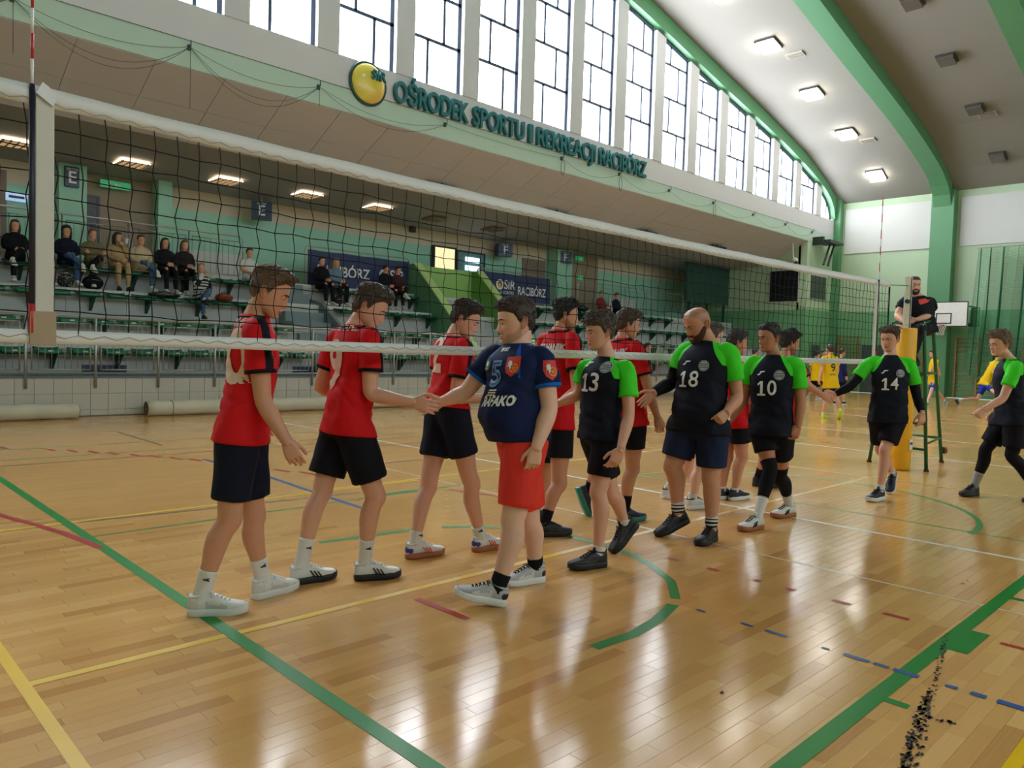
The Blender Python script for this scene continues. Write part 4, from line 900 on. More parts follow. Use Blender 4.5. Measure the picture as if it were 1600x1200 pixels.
def ear_shape(mb, sgn):
    n = 20
    for (ra, rb, th, off) in ((.034, .0195, .0055, 0.0), (.022, .011, .004, .004)):
        pass
    C = np.array([sgn * .0785, -.010, -.008]); tilt = np.array([sgn * .45, -.9, 0]); tilt /= np.linalg.norm(tilt); up = np.array([sgn * .1, -.2, 1.]); up /= np.linalg.norm(up); nrm = np.cross(tilt, up)
    pts = [C + tilt * (.017 * math.cos(a) + .006) + up * (.030 * math.sin(a) * (1.05 if math.sin(a) > 0 else .95)) for a in np.linspace(-2.2, 3.4, 16)]
    mb.tube(pts, [.0045] * 16, 6); mb.ball(C + tilt * .004, .016, .0065, .025, 10, np.array([tilt, nrm, up]))
HEADS = {}
def head_template(nz=64, na=76):
    if (nz, na) in HEADS: return HEADS[(nz, na)]
    X, Y, Z, AZ = head_grid(nz, na); Y2 = face_shape(X, Y, Z); mb = MB(); mb.add(np.stack([X, Y2, Z], -1).reshape(-1, 3), grid_faces(nz, na)); 
    if nz > 30:
        for s in (1, -1): ear_shape(mb, s)
    else:
        for s in (1, -1): mb.ball((s * .08, -.012, -.008), .008, .017, .028, 8)
    HEADS[(nz, na)] = (np.concatenate(mb.v), mb.f); return HEADS[(nz, na)]
def noise3(P, sc, seed=0.):
    return np.array([mnoise.noise(Vector((p[0] * sc[0] + seed, p[1] * sc[1] - seed, p[2] * sc[2] + 2 * seed))) for p in P])
def hair_mesh(st, seed, nz=64, na=80):
    X, Y, Z, AZ = head_grid(nz, na); Y2 = face_shape(X, Y, Z)
    az = np.degrees(np.where(AZ > np.pi, 2 * np.pi - AZ, AZ))
    hl = np.interp(az, [0, 22, 38, 52, 62, 74, 83, 92, 98, 107, 135, 180], np.array([.070, .070, .070, .062, .052, .036, -.006, -.016, .020, -.020, -.050, -.066]) + np.array([1, 1, 1, .8, .3, 0, 0, 0, 0, 0, 0, 0]) * st.get('line', 0))
    P = np.stack([X, Y2, Z], -1).reshape(-1, 3); n1 = noise3(P, (70, 70, 30), seed); n2 = noise3(P, (22, 22, 18), seed + 3)
    d = Z.ravel() - hl.ravel() + .004 * n1
    zt = Z.ravel(); tp = smoothstep(.025, .085, zt); fr = smoothstep(.0, .08, P[:, 1]) * tp
    th = st['side'] + (st['top'] - st['side']) * tp + st.get('front', 0) * fr
    th = th * (1 + st.get('mess', .25) * (1.3 * n1 + 1.0 * n2))
    off = np.where(d > 0, smoothstep(0, st.get('edge', .026), d) * th, -.005)
    N = np.stack([P[:, 0], P[:, 1] + .005, (P[:, 2] - .0) * 1.0], -1); N /= np.linalg.norm(N, axis=1)[:, None] + 1e-9
    Q = P + N * off[:, None]
    if 'sweep' in st: Q += np.outer(fr * smoothstep(0, .02, d), np.array(st['sweep']))
    return Q, grid_faces(nz, na)
def beard_mesh(th, seed, nz=64, na=80, full=True):
    X, Y, Z, AZ = head_grid(nz, na); Y2 = face_shape(X, Y, Z); P = np.stack([X, Y2, Z], -1).reshape(-1, 3)
    az = np.degrees(np.where(AZ > np.pi, 2 * np.pi - AZ, AZ)).ravel(); z = P[:, 2]; n1 = noise3(P, (80, 80, 80), seed)
    top = np.interp(az, [0, 14, 24, 40, 60, 78, 90, 180], [-.086, -.084, -.060, -.058, -.045, -.012, -.01, -.3]) 
    d = top - z + .003 * n1; d = np.where(az > 92, -1, d)
    mo = .007 - np.abs(z + .0575) ; mo = np.where(az < 20, mo, -1); d = np.maximum(d, mo)
    off = np.where(d > 0, smoothstep(0, .006, d) * th * (1 + .4 * n1), -.004)
    N = np.stack([P[:, 0], P[:, 1], P[:, 2] * .8], -1); N /= np.linalg.norm(N, axis=1)[:, None] + 1e-9
    return P + N * off[:, None], grid_faces(nz, na)
# ---- hands: wrist at origin, fingers along +x, thumb side +y, palm facing -z
HANDS = {}
def hand_template(pose, side, fine=True):
    key = (pose, side, fine)
    if key in HANDS: return HANDS[key]
    mb = MB()
    sec = [(-.03, .026, .020), (0, .027, .0185), (.03, .036, .0165), (.06, .041, .015), (.088, .0405, .0125), (.097, .036, .010)]
    V, F = rings_to_mesh(np.array([(x, 0, 0) for x, a, b in sec]), np.array([(0, a, 0) for x, a, b in sec]), np.array([(0, 0, b) for x, a, b in sec]), 16, 2.6); mb.add(V, F)
    curl = dict(relaxed=(.35, .5, .3), shake=(.30, .35, .25), fist=(1.25, 1.5, .9), flat=(.08, .1, .08), hold=(.7, .9, .5))[pose]
    for q, (y, L, r) in enumerate([(.030, .074, .0092), (.0105, .083, .0095), (-.0095, .077, .0090), (-.0285, .060, .0080)]):
        p = np.array([.088, y, 0]); a = 0; sp = (1.5 - q) * (.07 if pose in ('relaxed', 'shake', 'flat') else .0); pts = [p - [.02, 0, 0], p]; extra = .12 * q if pose == 'relaxed' else 0
        for k, l in enumerate((.45, .30, .25)):
            a += curl[k] + (extra if k == 0 else 0); p = p + L * l * np.array([math.cos(a) * math.cos(sp), math.sin(sp) * math.cos(min(a, 1.2)), -math.sin(a)]); pts.append(p.copy())
        pts = catmull(np.array(pts), 12); mb.tube(pts, np.linspace(r * 1.05, r * .82, 12), 9); mb.ball(pts[-1], r * .83, seg=8)
    t0 = np.array([.012, .020, -.004]); dirs = dict(relaxed=(.78, .50, -.36), shake=(.72, .62, -.12), fist=(.75, .1, -.65), flat=(.7, .7, -.1), hold=(.7, .35, -.6))[pose]; d = _n(dirs); d2 = _n(np.array(dirs) * [1.3, .35, 1.1])
    pts = [t0, t0 + d * .034, t0 + d * .062, t0 + d * .062 + d2 * .030, t0 + d * .062 + d2 * .042]; pts = catmull(np.array(pts), 12); mb.tube(pts, np.interp(np.linspace(0, 1, 12), [0, .3, .7, 1], [.0165, .0135, .0105, .009]), 9); mb.ball(pts[-1], .009, seg=8)
    V, F = remesh(mb, .0042 if fine else .0075, 2, .4)
    V[:, 1:] *= 1.06
    for s in ('R', 'L'):   # as built: thumb +y, palm -z, fingers +x is a left hand palm down seen from above... mirrored for the other side
        W_ = V.copy(); FF = F
        if s == 'R': pass
        HANDS[(pose, s, fine)] = (W_, FF)
    W_ = V.copy(); W_[:, 2] *= -1; HANDS[(pose, 'mirror', fine)] = (W_, [f[::-1] for f in F])
    return HANDS[key] if key in HANDS else HANDS[(pose, 'R', fine)]
def place(V, o, x, y, z): return np.asarray(o) + V[:, :1] * np.asarray(x) + V[:, 1:2] * np.asarray(y) + V[:, 2:3] * np.asarray(z)
# ---- shoes: heel at x = 0, toe at x = .30, sole bottom z = 0
def shoe_parts():
    xs = np.array([0.004, .012, .03, .06, .09, .12, .15, .19, .23, .262, .282, .292]); w = np.array([.016, .028, .036, .038, .037, .038, .042, .048, .048, .041, .028, .012]); h = np.array([.086, .108, .114, .108, .108, .112, .100, .080, .066, .056, .046, .032]); tip = np.interp(xs, [0, .2, .3], [0, 0, .012])
    C = np.stack([xs, 0 * xs, (.018 + h) / 2 + tip], 1); A = np.stack([0 * w, w, 0 * w], 1); B = np.stack([0 * w, 0 * w, (h - .018) / 2], 1)
    q = np.hstack([C, A, B]); q = catmull(q, 26); up = rings_to_mesh(q[:, :3], q[:, 3:6], q[:, 6:9], 20, 2.4)
    ang = np.linspace(0, 2 * math.pi, 40, endpoint=False); ox = np.concatenate([xs, xs[::-1]]); ow = np.concatenate([w + .005, -(w[::-1] + .005)])
    rings = []
    for z, g in ((0.0, .93), (.010, 1.0), (.030, 1.0), (.040, .95)):
        rings.append(np.stack([.15 + (ox - .15) * (1.015 if g == 1 else 1.0), ow * g, z + np.interp(ox, [0, .2, .3], [.002, 0, .014])], 1))
    n = len(ox); V = np.vstack(rings); F = [(i * n + k, i * n + (k + 1) % n, (i + 1) * n + (k + 1) % n, (i + 1) * n + k) for i in range(3) for k in range(n)] + [tuple(range(n - 1, -1, -1)), tuple(3 * n + k for k in range(n))]
    lc_ = MB()
    for k in range(5):
        x = .120 + k * .019; z = np.interp(x, xs, h) + .003; 
        for s in (1, -1): lc_.tube([(x, -s * .022, z - .008), (x + .006, 0, z + .001), (x + .012, s * .022, z - .012)], .0028, 5)
    for s in (1, -1): lc_.tube([(.112, 0, .112), (.118, s * .02, .118), (.128, s * .035, .108), (.118, s * .03, .100)], .0025, 5)
    tg = MB(); tg.tube([(.095, 0, .10), (.088, 0, .128), (.080, 0, .142)], [.02, .019, .014], 8)
    cl = MB(); cl.tube([(.054 + .045 * math.cos(a), .0325 * math.sin(a), .106 + .008 * math.cos(a)) for a in np.linspace(0, 2 * math.pi, 24)], .0075, 6); cl.tube([(.006, 0, .098), (.001, 0, .116), (.010, 0, .124)], .004, 5)
    return dict(upper=up, sole=(V, F), laces=(np.concatenate(lc_.v), lc_.f), tongue=(np.concatenate(tg.v), tg.f), collar=(np.concatenate(cl.v), cl.f))
SHOE = shoe_parts()
def shoe_overlays():
    V, F = SHOE['upper']; V = np.asarray(V); m = 20; out = {}
    for nm, ok in (('toe_cap', lambda c: c[0] > .225 and c[2] < .052), ('heel_counter', lambda c: c[0] < .062 and c[2] < .088), ('side_panel', lambda c: .095 < c[0] < .20 and c[2] < .062 + .25 * max(0, .15 - c[0]) and abs(c[1]) > .018)):
        fs_ = [f for f in F if ok(V[list(f)].mean(0))]; ids = sorted({i for f in fs_ for i in f}); mp = {i: k for k, i in enumerate(ids)}; W_ = V[ids].copy(); c0 = np.array([.14, 0, .05]); W_[:, 1] *= 1.045; W_[:, 0] = c0[0] + (W_[:, 0] - c0[0]) * 1.012; W_[:, 2] *= 1.012
        out[nm] = (W_, [tuple(mp[i] for i in f) for f in fs_])
    return out
OVER = shoe_overlays()
def shoe_stripes():
    b = MB()
    for s in (1, -1):
        for k in range(3): 
            x = .125 + .022 * k; b.obox((x, s * (.0425 + .002 * k), .060 - .004 * k), (.0045, 0, 0), (0, .0035, 0), (-.012, s * -.006, .019))
    return np.concatenate(b.v), b.f
STRIPES = shoe_stripes()
def cut_torso(hl, secs, m, pc, nb, Lh, Ls, fwd_h, fwd_s, k, belly=0., n=34, p=2.3):
    q = np.array(secs, float); s = np.linspace(q[0, 0], q[-1, 0], n); a = np.interp(s, q[:, 0], q[:, 1]); b = np.interp(s, q[:, 0], q[:, 2]); 
    for arr in (a, b):
        for _ in range(2): arr[1:-1] = .25 * arr[:-2] + .5 * arr[1:-1] + .25 * arr[2:]
    a = a * k; b = b * k
    t = np.clip(s, 0, 1)[:, None]; L = Lh * (1 - t) + Ls * t; L /= np.linalg.norm(L, axis=1)[:, None]; Fw = fwd_h * (1 - t) + fwd_s * t
    ax = (nb - pc); C = pc + s[:, None] * ax; ln = np.linalg.norm(ax)
    bl = belly * np.exp(-((s - .13) / .30) ** 2); C = C + Fw * (bl * .55)[:, None] + Fw * (.018 * np.sin(np.clip(s, 0, 1) * np.pi))[:, None]; b = b + bl * .6
    u = ax / ln; Fw = Fw - (Fw @ u)[:, None] * u; Fw /= np.linalg.norm(Fw, axis=1)[:, None]; L = np.cross(u[None], Fw) * -1
    L = np.where(((L @ Ls) < 0)[:, None], -L, L)
    V, F = rings_to_mesh(C, L * a[:, None], Fw * b[:, None], m, p); return V, F, s, a, b, L, Fw, C, u
BODY_SEC = [(-.20, .09, .075), (-.10, .150, .10), (0, .165, .108), (.15, .156, .10), (.35, .138, .095), (.55, .150, .106), (.75, .160, .108), (.86, .150, .095), (.93, .115, .080), (.98, .075, .066), (1.05, .056, .058)]
SHIRT_SEC = [(-.18, .196, .148), (-.08, .192, .146), (0, .188, .142), (.2, .178, .134), (.38, .174, .130), (.55, .180, .134), (.72, .186, .132), (.82, .184, .122), (.885, .176, .108), (.935, .140, .092), (.975, .098, .082), (1.005, .078, .076), (1.02, .072, .074)]
NPEOPLE = [0]
def person(J, S):
    """J: joints in world space; S: look. The body is one mesh, clothes and hair are its children."""
    NPEOPLE[0] += 1; sid = NPEOPLE[0] * 3.17
    fine = S.get('fine', True); k = S.get('k', 1.0); h = S.get('h', 1.0); vox = S.get('vox', .0115 if fine else .02)
    base = np.array([*(J['pel'][:2]), S.get('z0', 0.)])
    mb = MB(); pc, nb = J['pel'], J['neck']; up = _n(nb - pc)
    Lh = _n(J['hipL'] - J['hipR']); Ls = _n(J['shL'] - J['shR']); fh = _n(np.cross(Lh, up)); fs = _n(np.cross(Ls, up))
    V, F, *_ = cut_torso(0, BODY_SEC, 24, pc, nb, Lh, Ls, fh, fs, k * h, S.get('belly', 0) * .8); mb.add(V, F)
    hd = J['head']; hf = _n(J['hdir']); hu0 = np.asarray(J.get('hup', (0, 0, 1.))); hr = _n(np.cross(hf, hu0)); hu = np.cross(hr, hf)
    hs = h * S.get('hs', 1.0) 
    nk = hd + hs * (hu * -.075 - hf * .018)
    nkr = .056 * h * S.get('nk', 1.0)
    V, F, _ = limb([nb - up * .05, nb + (nk - nb) * .45 - fs * .004, nk, nk + hu * .05], [(nkr * 1.35, nkr * 1.2), (nkr * 1.02, nkr), (nkr, nkr), (nkr * .9, nkr * .9)], fs, 12, 18); mb.add(V, F)
    ar = S.get('arm', 1.0) * h; lr = S.get('leg', 1.0) * h
    arms = {}
    for s, sg in (('L', 1), ('R', -1)):
        sh, el, wr = J['sh' + s], J['el' + s], J['wr' + s]; out = Ls * sg; fa = _n(wr - el); ua = _n(el - sh)
        ref = fs if abs(np.dot(ua, fs)) < .9 else up
        V, F, fr = limb([sh - out * .07 - up * .022, sh - out * .012 - up * .022, sh + (el - sh) * .45, el - ua * .03, el + fa * .02, el + (wr - el) * .30, el + (wr - el) * .72, wr, wr + fa * .02], np.array([(.042, .045), (.050, .052), (.0485, .051), (.0410, .0425), (.0405, .0415), (.0425, .043), (.0325, .034), (.0265, .0285), (.026, .026)]) * ar, ref, 34, 16); mb.add(V, F); arms[s] = (sh, el, wr, ua, fa, out)
    legs = {}
    for s, sg in (('L', 1), ('R', -1)):
        hp, kn, an = J['hip' + s], J['kn' + s], J['an' + s]; tf = _n(J['toe' + s]); th = kn - hp; sk = an - kn; u1, u2 = _n(th), _n(sk)
        bend = _n(-(u2 - u1 * np.dot(u1, u2))) if np.linalg.norm(u2 - u1 * np.dot(u1, u2)) > .05 else fh
        fwd = _n(tf + bend * .6 + fh * .3); fwd = _n(fwd - u2 * np.dot(fwd, u2)); bk_ = -fwd
        V, F, fr = limb([hp + u1 * .0, hp + th * .16, hp + th * .45 + fwd * .012, hp + th * .82, kn + fwd * .008, kn + sk * .10 + bk_ * .004, kn + sk * .30 + bk_ * .016, kn + sk * .58 + bk_ * .007, kn + sk * .86, an, an + u2 * .01], np.array([(.062, .068), (.083, .092), (.081, .086), (.063, .066), (.0575, .062), (.0545, .057), (.0565, .060), (.0455, .0475), (.0355, .039), (.036, .041), (.036, .04)]) * lr, fwd, 40, 18); mb.add(V, F); legs[s] = (hp, kn, an, u1, u2, fwd, tf)
        su = _n(np.asarray(J.get('sup' + s, (0, 0, 1.)))); mb.add(*[*limb([an - tf * .02 - su * .03, an - su * .05, an + tf * .06 - su * .055, an + tf * .13 - su * .062], [(.022, .022), (.024, .022), (.022, .018), (.02, .014)], su, 8, 10)[:2]])
    V, F = remesh(mb, vox, 3); body = MB(); body.add(V, F)
    hv, hfc = head_template() if fine else head_template(30, 32)
    azh = np.degrees(np.abs(np.arctan2(hv[:, 0], hv[:, 1]))); gz = lambda a, s_: np.exp(-(a / s_) ** 2)
    jaw = smoothstep(-.045, -.075, hv[:, 2]) if False else np.clip((np.interp(azh, [0, 18, 30, 60, 85, 180], [-.080, -.068, -.050, -.048, -.02, -.02]) - hv[:, 2]) / .018, 0, 1) * np.clip((100 - azh) / 12, 0, 1)
    jaw = np.maximum(jaw, gz(hv[:, 2] + .057, .006) * np.clip((26 - azh) / 8, 0, 1)) * (1 - gz(hv[:, 2] + .072, .008) * np.clip((22 - azh) / 8, 0, 1))
    scalp = np.clip((hv[:, 2] - np.interp(azh, [0, 40, 62, 74, 84, 92, 100, 135, 180], [.072, .070, .052, .036, -.004, -.016, -.02, -.050, -.066])) / .014, 0, 1)
    fl = (gz(np.abs(hv[:, 0]) - .045, .022) * gz(hv[:, 2] + .028, .022) * .35 + gz(hv[:, 0], .018) * gz(hv[:, 2] + .036, .018) * .35) * (hv[:, 1] > 0) + (np.abs(hv[:, 0]) > .079) * .5
    body.add(place(hv * hs * np.array([S.get('hw', 1.0), 1, 1]), hd, hr, hf, hu), hfc, dict(stubble=np.maximum(jaw * S.get('stub', .0), scalp * S.get('scalp', .55)), flush=fl))
    for s in ('L', 'R'):
        sh, el, wr, ua, fa, out = arms[s]; pose = S.get('hand' + s, 'relaxed'); hx = _n(J['ha' + s] - wr) if 'ha' + s in J else fa
        ty = np.asarray(J.get('th' + s, fs)); ty = _n(ty - hx * np.dot(ty, hx)); pz = np.cross(hx, ty)      # right-handed frame: palm -z
        # left hand: palm side for thumb-forward hanging arm faces the body
        V, F = hand_template(pose, 'R', fine)
        inward = -out; key = 'R'
        pn = J.get('palm' + s, inward)
        if np.dot(-pz, pn) < 0: V, F = HANDS[(pose, 'mirror', fine)]
        body.add(place(V * .98 * h * S.get('hand', 1.0), wr - hx * .004, hx, ty, pz), F)
    skin = SKIN[S.get('skin', 'fair')]
    for i in range(len(body.v)): body.v[i] = body.v[i] - base
    root = body.build('person', skin, None, True, base); tag(root, S['label'], 'person', S.get('group'))
    def child(name, V, F, mat, parent=None, att=None, fix=True):
        b = MB(); b.add(np.asarray(V) - base, F, att); return b.build(name, mat, parent or root, True, fix=fix)
    # eyes, brows, hair
    hc = S.get('hair', (60, 44, 34)); mH = M('hair_%d_%d_%d' % hc, hc, .55, .35, 60, bump=.5, bscale=140)
    if fine:
        for sx in (1, -1):
            e = MB(); e.ball((sx * .0315, .0735, .0), .0118, seg=14); V = np.concatenate(e.v); V = V * hs
            eo = child('eye', place(V, hd, hr, hf, hu), e.f, M('eye_white', (186, 176, 168), .25))
            e = MB(); e.ball((sx * .0315 - .001, .0838, -.0015), .0052, .0030, .0052, seg=12); child('iris', place(np.concatenate(e.v) * hs, hd, hr, hf, hu), e.f, M('iris_dark', (44, 32, 26), .15), eo)
            lid = MB(); lid.ball((sx * .0315, .0738, .0046), .0138, .0128, .0100, seg=14); child('eyelid', place(np.concatenate(lid.v) * hs, hd, hr, hf, hu), lid.f, skin)
            br = MB(); br.tube([(sx * x, y, z) for x, y, z in ((.014, .0965, .0165), (.026, .0945, .0205), (.038, .0875, .0205), (.047, .078, .0150))], [.0025, .0034, .003, .0015], 6); child('eyebrow', place(np.concatenate(br.v) * hs, hd, hr, hf, hu), br.f, M('brow_%d_%d_%d' % hc, tuple(int(c * .8) for c in hc), .7))
        lp = MB()
        for z0, r in ((-.0665, .0038), (-.0775, .0045)): lp.tube([(x, .0905 - 10 * x * x * 1.0 - abs(x) * .10, z0 - abs(x) * .03 * (1 if z0 > -.07 else -1)) for x in np.linspace(-.021, .021, 9)], [.001, r * .7, r, r, r * .95, r, r, r * .7, .001], 6)
        lpV = np.concatenate(lp.v); lpV[:, 1] += .0025
        child('lips', place(lpV * hs, hd, hr, hf, hu), lp.f, M('lips_' + S.get('skin', 'fair'), tuple(int(a * b) for a, b in zip({'fair': (214, 160, 132), 'mid': (202, 144, 112), 'tan': (184, 124, 92), 'pale': (226, 178, 152)}[S.get('skin', 'fair')], (.93, .72, .70))), .45))
    st = S.get('style', dict(top=.022, side=.008))
    if st:
        V, F = hair_mesh(st, sid) if fine else hair_mesh(st, sid, 26, 32)
        ho = child('hair', place(V * hs * np.array([S.get('hw', 1.0) * 1.005, 1.005, 1.0]), hd, hr, hf, hu), F, mH)
        if fine and st['top'] > .006:      # combed locks lying over the hair mass
            rr_ = random.Random(int(sid * 10)); tb = MB(); X_, Y_, Z_, _a = head_grid(64, 80); Q = V; P0 = np.stack([X_, face_shape(X_, Y_, Z_), Z_], -1).reshape(-1, 3); offs = np.linalg.norm(Q - P0, axis=1); ins = np.einsum('ij,ij->i', Q - P0, P0) > 0
            ids = [i for i in range(len(Q)) if ins[i] and offs[i] > st['side'] * .55]; td = np.array(st.get('tdir', (0, .6, .2))); tl = st.get('tl', .026)
            for q in range(st.get('locks', 420)):
                i = rr_.choice(ids); p0 = Q[i]; nrm = _n(p0 + [0, .005, 0]); top_ = min(1., max(0., (p0[2] - .045) / .04))
                fl_ = td * top_ + np.array([0, -.25, -1.]) * (1 - top_) + np.array([rr_.uniform(-.5, .5), rr_.uniform(-.35, .35), rr_.uniform(-.25, .25)]) * (.35 + st.get('mess', .3)); fl_ = fl_ - nrm * np.dot(fl_, nrm); fl_ = _n(fl_)
                L_ = (tl * (.55 + .6 * top_)) * rr_.uniform(.6, 1.25) * (.5 + min(1, offs[i] / .02) * .6); lift = st.get('mess', .3) * .010 * rr_.uniform(.2, 1.2) * top_
                pts = np.array([p0 - nrm * .003 - fl_ * L_ * .5, p0 + nrm * .0012 - fl_ * L_ * .15, p0 + nrm * (.0012 + lift * .6) + fl_ * L_ * .25, p0 + nrm * lift - nrm * L_ * L_ * 3.0 + fl_ * L_ * .62]); w_ = rr_.uniform(.0022, .0042)
                tb.tube(pts, [w_ * .6, w_, w_ * .85, .0006], 5)
            child('hair_locks', place(np.concatenate(tb.v) * hs * np.array([S.get('hw', 1.0) * 1.005, 1.005, 1.0]), hd, hr, hf, hu), tb.f, mH, ho)
        if st.get('long'):
            lb = MB(); L_ = st['long']
            V, F, _ = limb([(0, -.03, .09), (0, -.075, .03), (0, -.085, -.06), (0, -.075, -.06 - L_ * .5), (0, -.06, -.06 - L_)], [(.06, .03), (.088, .045), (.094, .04), (.090, .034), (.06, .02)], (0, 1, 0), 14, 16); lb.add(V, F)
            for s_ in (1, -1): V, F, _ = limb([(s_ * .06, .01, .07), (s_ * .084, .005, .0), (s_ * .088, .012, -.08), (s_ * .085, .03, -.06 - L_ * .8)], [(.02, .03), (.02, .035), (.022, .032), (.012, .016)], (0, 1, 0), 12, 10); lb.add(V, F)
            child('long_hair', place(np.concatenate(lb.v) * hs, hd, hr, hf, hu), lb.f, mH, ho)
    if 'beard' in S:
        bc = S.get('beardc', hc); V, F = beard_mesh(S['beard'], sid) if fine else beard_mesh(S['beard'], sid, 26, 32); child('beard', place(V * hs * np.array([S.get('hw', 1.0), 1, 1]), hd, hr, hf, hu), F, M('beard_%d_%d_%d' % bc, bc, .7, .3, 90, bump=.4, bscale=200))
    # shorts or trousers
    lw = S.get('legwear'); fr_ = S.get('short_len', .72); sk2 = S.get('shortk', 1.0) * k * h
    mb = MB(); V, F, *_ = cut_torso(0, [(-.24, .10, .085), (-.16, .160, .116), (-.06, .174, .122), (.03, .173, .118), (.12, .164, .111)], 24, pc, nb, Lh, Lh, fh, fh, sk2, S.get('belly', 0) * .85, 14); mb.add(V, F)
    for sd in ('L', 'R'):
        hp, kn, an, u1, u2, fw_, tf = legs[sd]; th = kn - hp; sk = an - kn
        if lw == 'trousers': V, F, _ = limb([hp - u1 * .06, hp + th * .15, hp + th * .55, kn - u1 * .03, kn + u2 * .05, kn + sk * .5, an - u2 * .02], np.array([(.09, .10), (.102, .108), (.088, .092), (.074, .078), (.070, .074), (.062, .066), (.052, .055)]) * lr * S.get('trousk', 1.0), fw_, 26, 18)
        else: V, F, _ = limb([hp - u1 * .02, hp + th * .14, hp + th * .45, hp + th * fr_], np.maximum(np.array([(.078, .082), (.094, .102), (.101, .108), (.099, .107)]) * sk2 * S.get('flare', 1.0), np.array([(.094, .098), (.108, .114), (.100, .105), (.086, .090)]) * lr), fw_, 18, 20, 2.2)
        mb.add(V, F)
    V, F = remesh(mb, .014 if fine else .022, 3)
    if S.get('folds', True): V = V + (noise3(V - base, (9, 9, 5), sid + 9) + .5 * noise3(V - base, (24, 24, 9), sid + 4))[:, None] * .010 * np.array([_n(fh)])
    shV, shF = V, F
    sho = child('trousers' if lw == 'trousers' else 'shorts', V, F, S['shorts'])
    # shirt
    sk_ = S.get('shirtk', 1.0) * k * h
    V, F, s, a, b, L, Fw, C, u = cut_torso(0, S.get('shirt_sec', SHIRT_SEC), 44 if fine else 24, pc, nb, Lh, Ls, fh, fs, sk_, S.get('belly', 0), 44 if fine else 20)
    m_ = 44 if fine else 24; nr = len(s); body_ln = np.linalg.norm(nb - pc)
    ss_ = np.concatenate([np.repeat(s, m_), [s[0], s[-1]]]); rel = V - np.vstack([np.repeat(C, m_, 0), C[0], C[-1]]); Lr = np.vstack([np.repeat(L, m_, 0), L[0], L[-1]]); Fr = np.vstack([np.repeat(Fw, m_, 0), Fw[0], Fw[-1]]); uu = (rel * Lr).sum(1); ff = (rel * Fr).sum(1)
    if S.get('folds', True):
        w_ = noise3((V - base) , (7, 7, 4.0), sid) * .015 + noise3((V - base), (21, 21, 9), sid) * .0085; rn = rel / (np.linalg.norm(rel, axis=1)[:, None] + 1e-6); w_ = w_ - .013 * np.clip(1 - 3.2 * np.abs(noise3((V - base) @ np.array([[1, 0, .55], [0, 1, -.55], [-.3, .3, 1]]), (6, 6, 9), sid + 7)), 0, 1) ** 2; amp = np.clip((.98 - ss_) * 2.2, .1, 1.); amp = np.where(ss_ > .97, 0, amp); V = V + rn * (w_ * amp)[:, None]
    tr_ = BVHTree.FromPolygons([Vector(v) for v in shV], shF); Cc_ = np.vstack([np.repeat(C, m_, 0), C[0], C[-1]])
    for i in np.nonzero((ss_ < .25))[0]:      # the cloth hangs over the hips
        if i >= nr * m_: continue
        dv = V[i] - Cc_[i]; ln_ = np.linalg.norm(dv); dv = dv / (ln_ + 1e-9); h_ = tr_.ray_cast(Vector(Cc_[i] + dv * .6), Vector(-dv), .6)
        if h_[0] is not None:
            r_ = .6 - h_[3] + .009
            if r_ > ln_: V[i] = Cc_[i] + dv * r_
    att = dict(rag=np.where(ss_ > .70, (np.abs(uu) / (sk_) - (.070 + (.99 - ss_) * .34)) , -1.), stripe=np.where(ss_ > .80, .030 - np.abs(ff - S.get('stripe_f', .02)) , -1.), band=np.where((ff > 0) & (ss_ > .55), .013 * np.clip((ss_ - .55) * 6, 0, 1) - np.abs(np.abs(uu) / sk_ - (.075 + (1 - ss_) * .17)) + .0001, -1.), hem=(s[0] + .012 - ss_), hoop=np.sin(ss_ * body_ln * 2 * np.pi / .055))
    tor = child('shirt', V, F, S['shirt'], att=att); Vt, Ft = V, F
    if S.get('collar'):
        i = -2; cp = [C[i] + u * (-.004) + L[i] * (a[i] * 1.0) * math.cos(t) + Fw[i] * (b[i] * 1.02) * math.sin(t) - u * (.022 * max(0, math.sin(t)) ** 2) for t in np.linspace(0, 2 * math.pi, 33)]
        cb_ = MB(); cb_.tube(cp, .0085 * h, 8); child('collar', np.concatenate(cb_.v), cb_.f, S['collar'], tor)
    sl = S.get('sleeve_len', .62)
    for sd in ('L', 'R'):
        sh, el, wr, ua, fa, out = arms[sd]; full = sl > 1.05; fw_ = fs - ua * np.dot(fs, ua); fw_ = _n(fw_) if np.linalg.norm(fw_) > .2 else _n(np.cross(ua, out))
        ks = S.get('sleevek', 1.0) * ar
        if full: pts = [sh - out * .095 - up * .012, sh - out * .02 - up * .018, sh + (el - sh) * .35, el - ua * .02, el + fa * .03, el + (wr - el) * .5, wr - fa * .012]; rad = np.array([(.050, .060), (.064, .068), (.066, .067), (.060, .060), (.060, .060), (.054, .054), (.043, .043)]) * ks
        else: e_ = sh + (el - sh) * sl; pts = [sh - out * .10 - up * .010, sh - out * .045 - up * .012, sh + ua * .012 - out * .004 - up * .012, sh + (e_ - sh) * .5, e_]; rad = np.array([(.050, .056), (.060, .062), (.066, .067), (.068, .070), (.070, .073)]) * ks
        ref = _n(out - ua * np.dot(out, ua)) if abs(np.dot(out, ua)) < .9 else up
        mm = 28 if fine else 14; n_ = 26 if fine else 12
        V, F, (Cc, A_, B_, t_, r_) = limb(pts, rad, ref, n_, mm)
        arc_ = np.concatenate([[0], np.cumsum(np.linalg.norm(np.diff(Cc, axis=0), axis=1))]); al = np.concatenate([np.repeat(arc_, mm), [0, arc_[-1]]]); rel = V - np.vstack([np.repeat(Cc, mm, 0), Cc[0], Cc[-1]])
        dsg = _n(np.cos(S.get('stripe_a', .6)) * ref + np.sin(S.get('stripe_a', .6)) * fw_); sidev = np.cross(ua, dsg); across = rel @ sidev; along = rel @ dsg
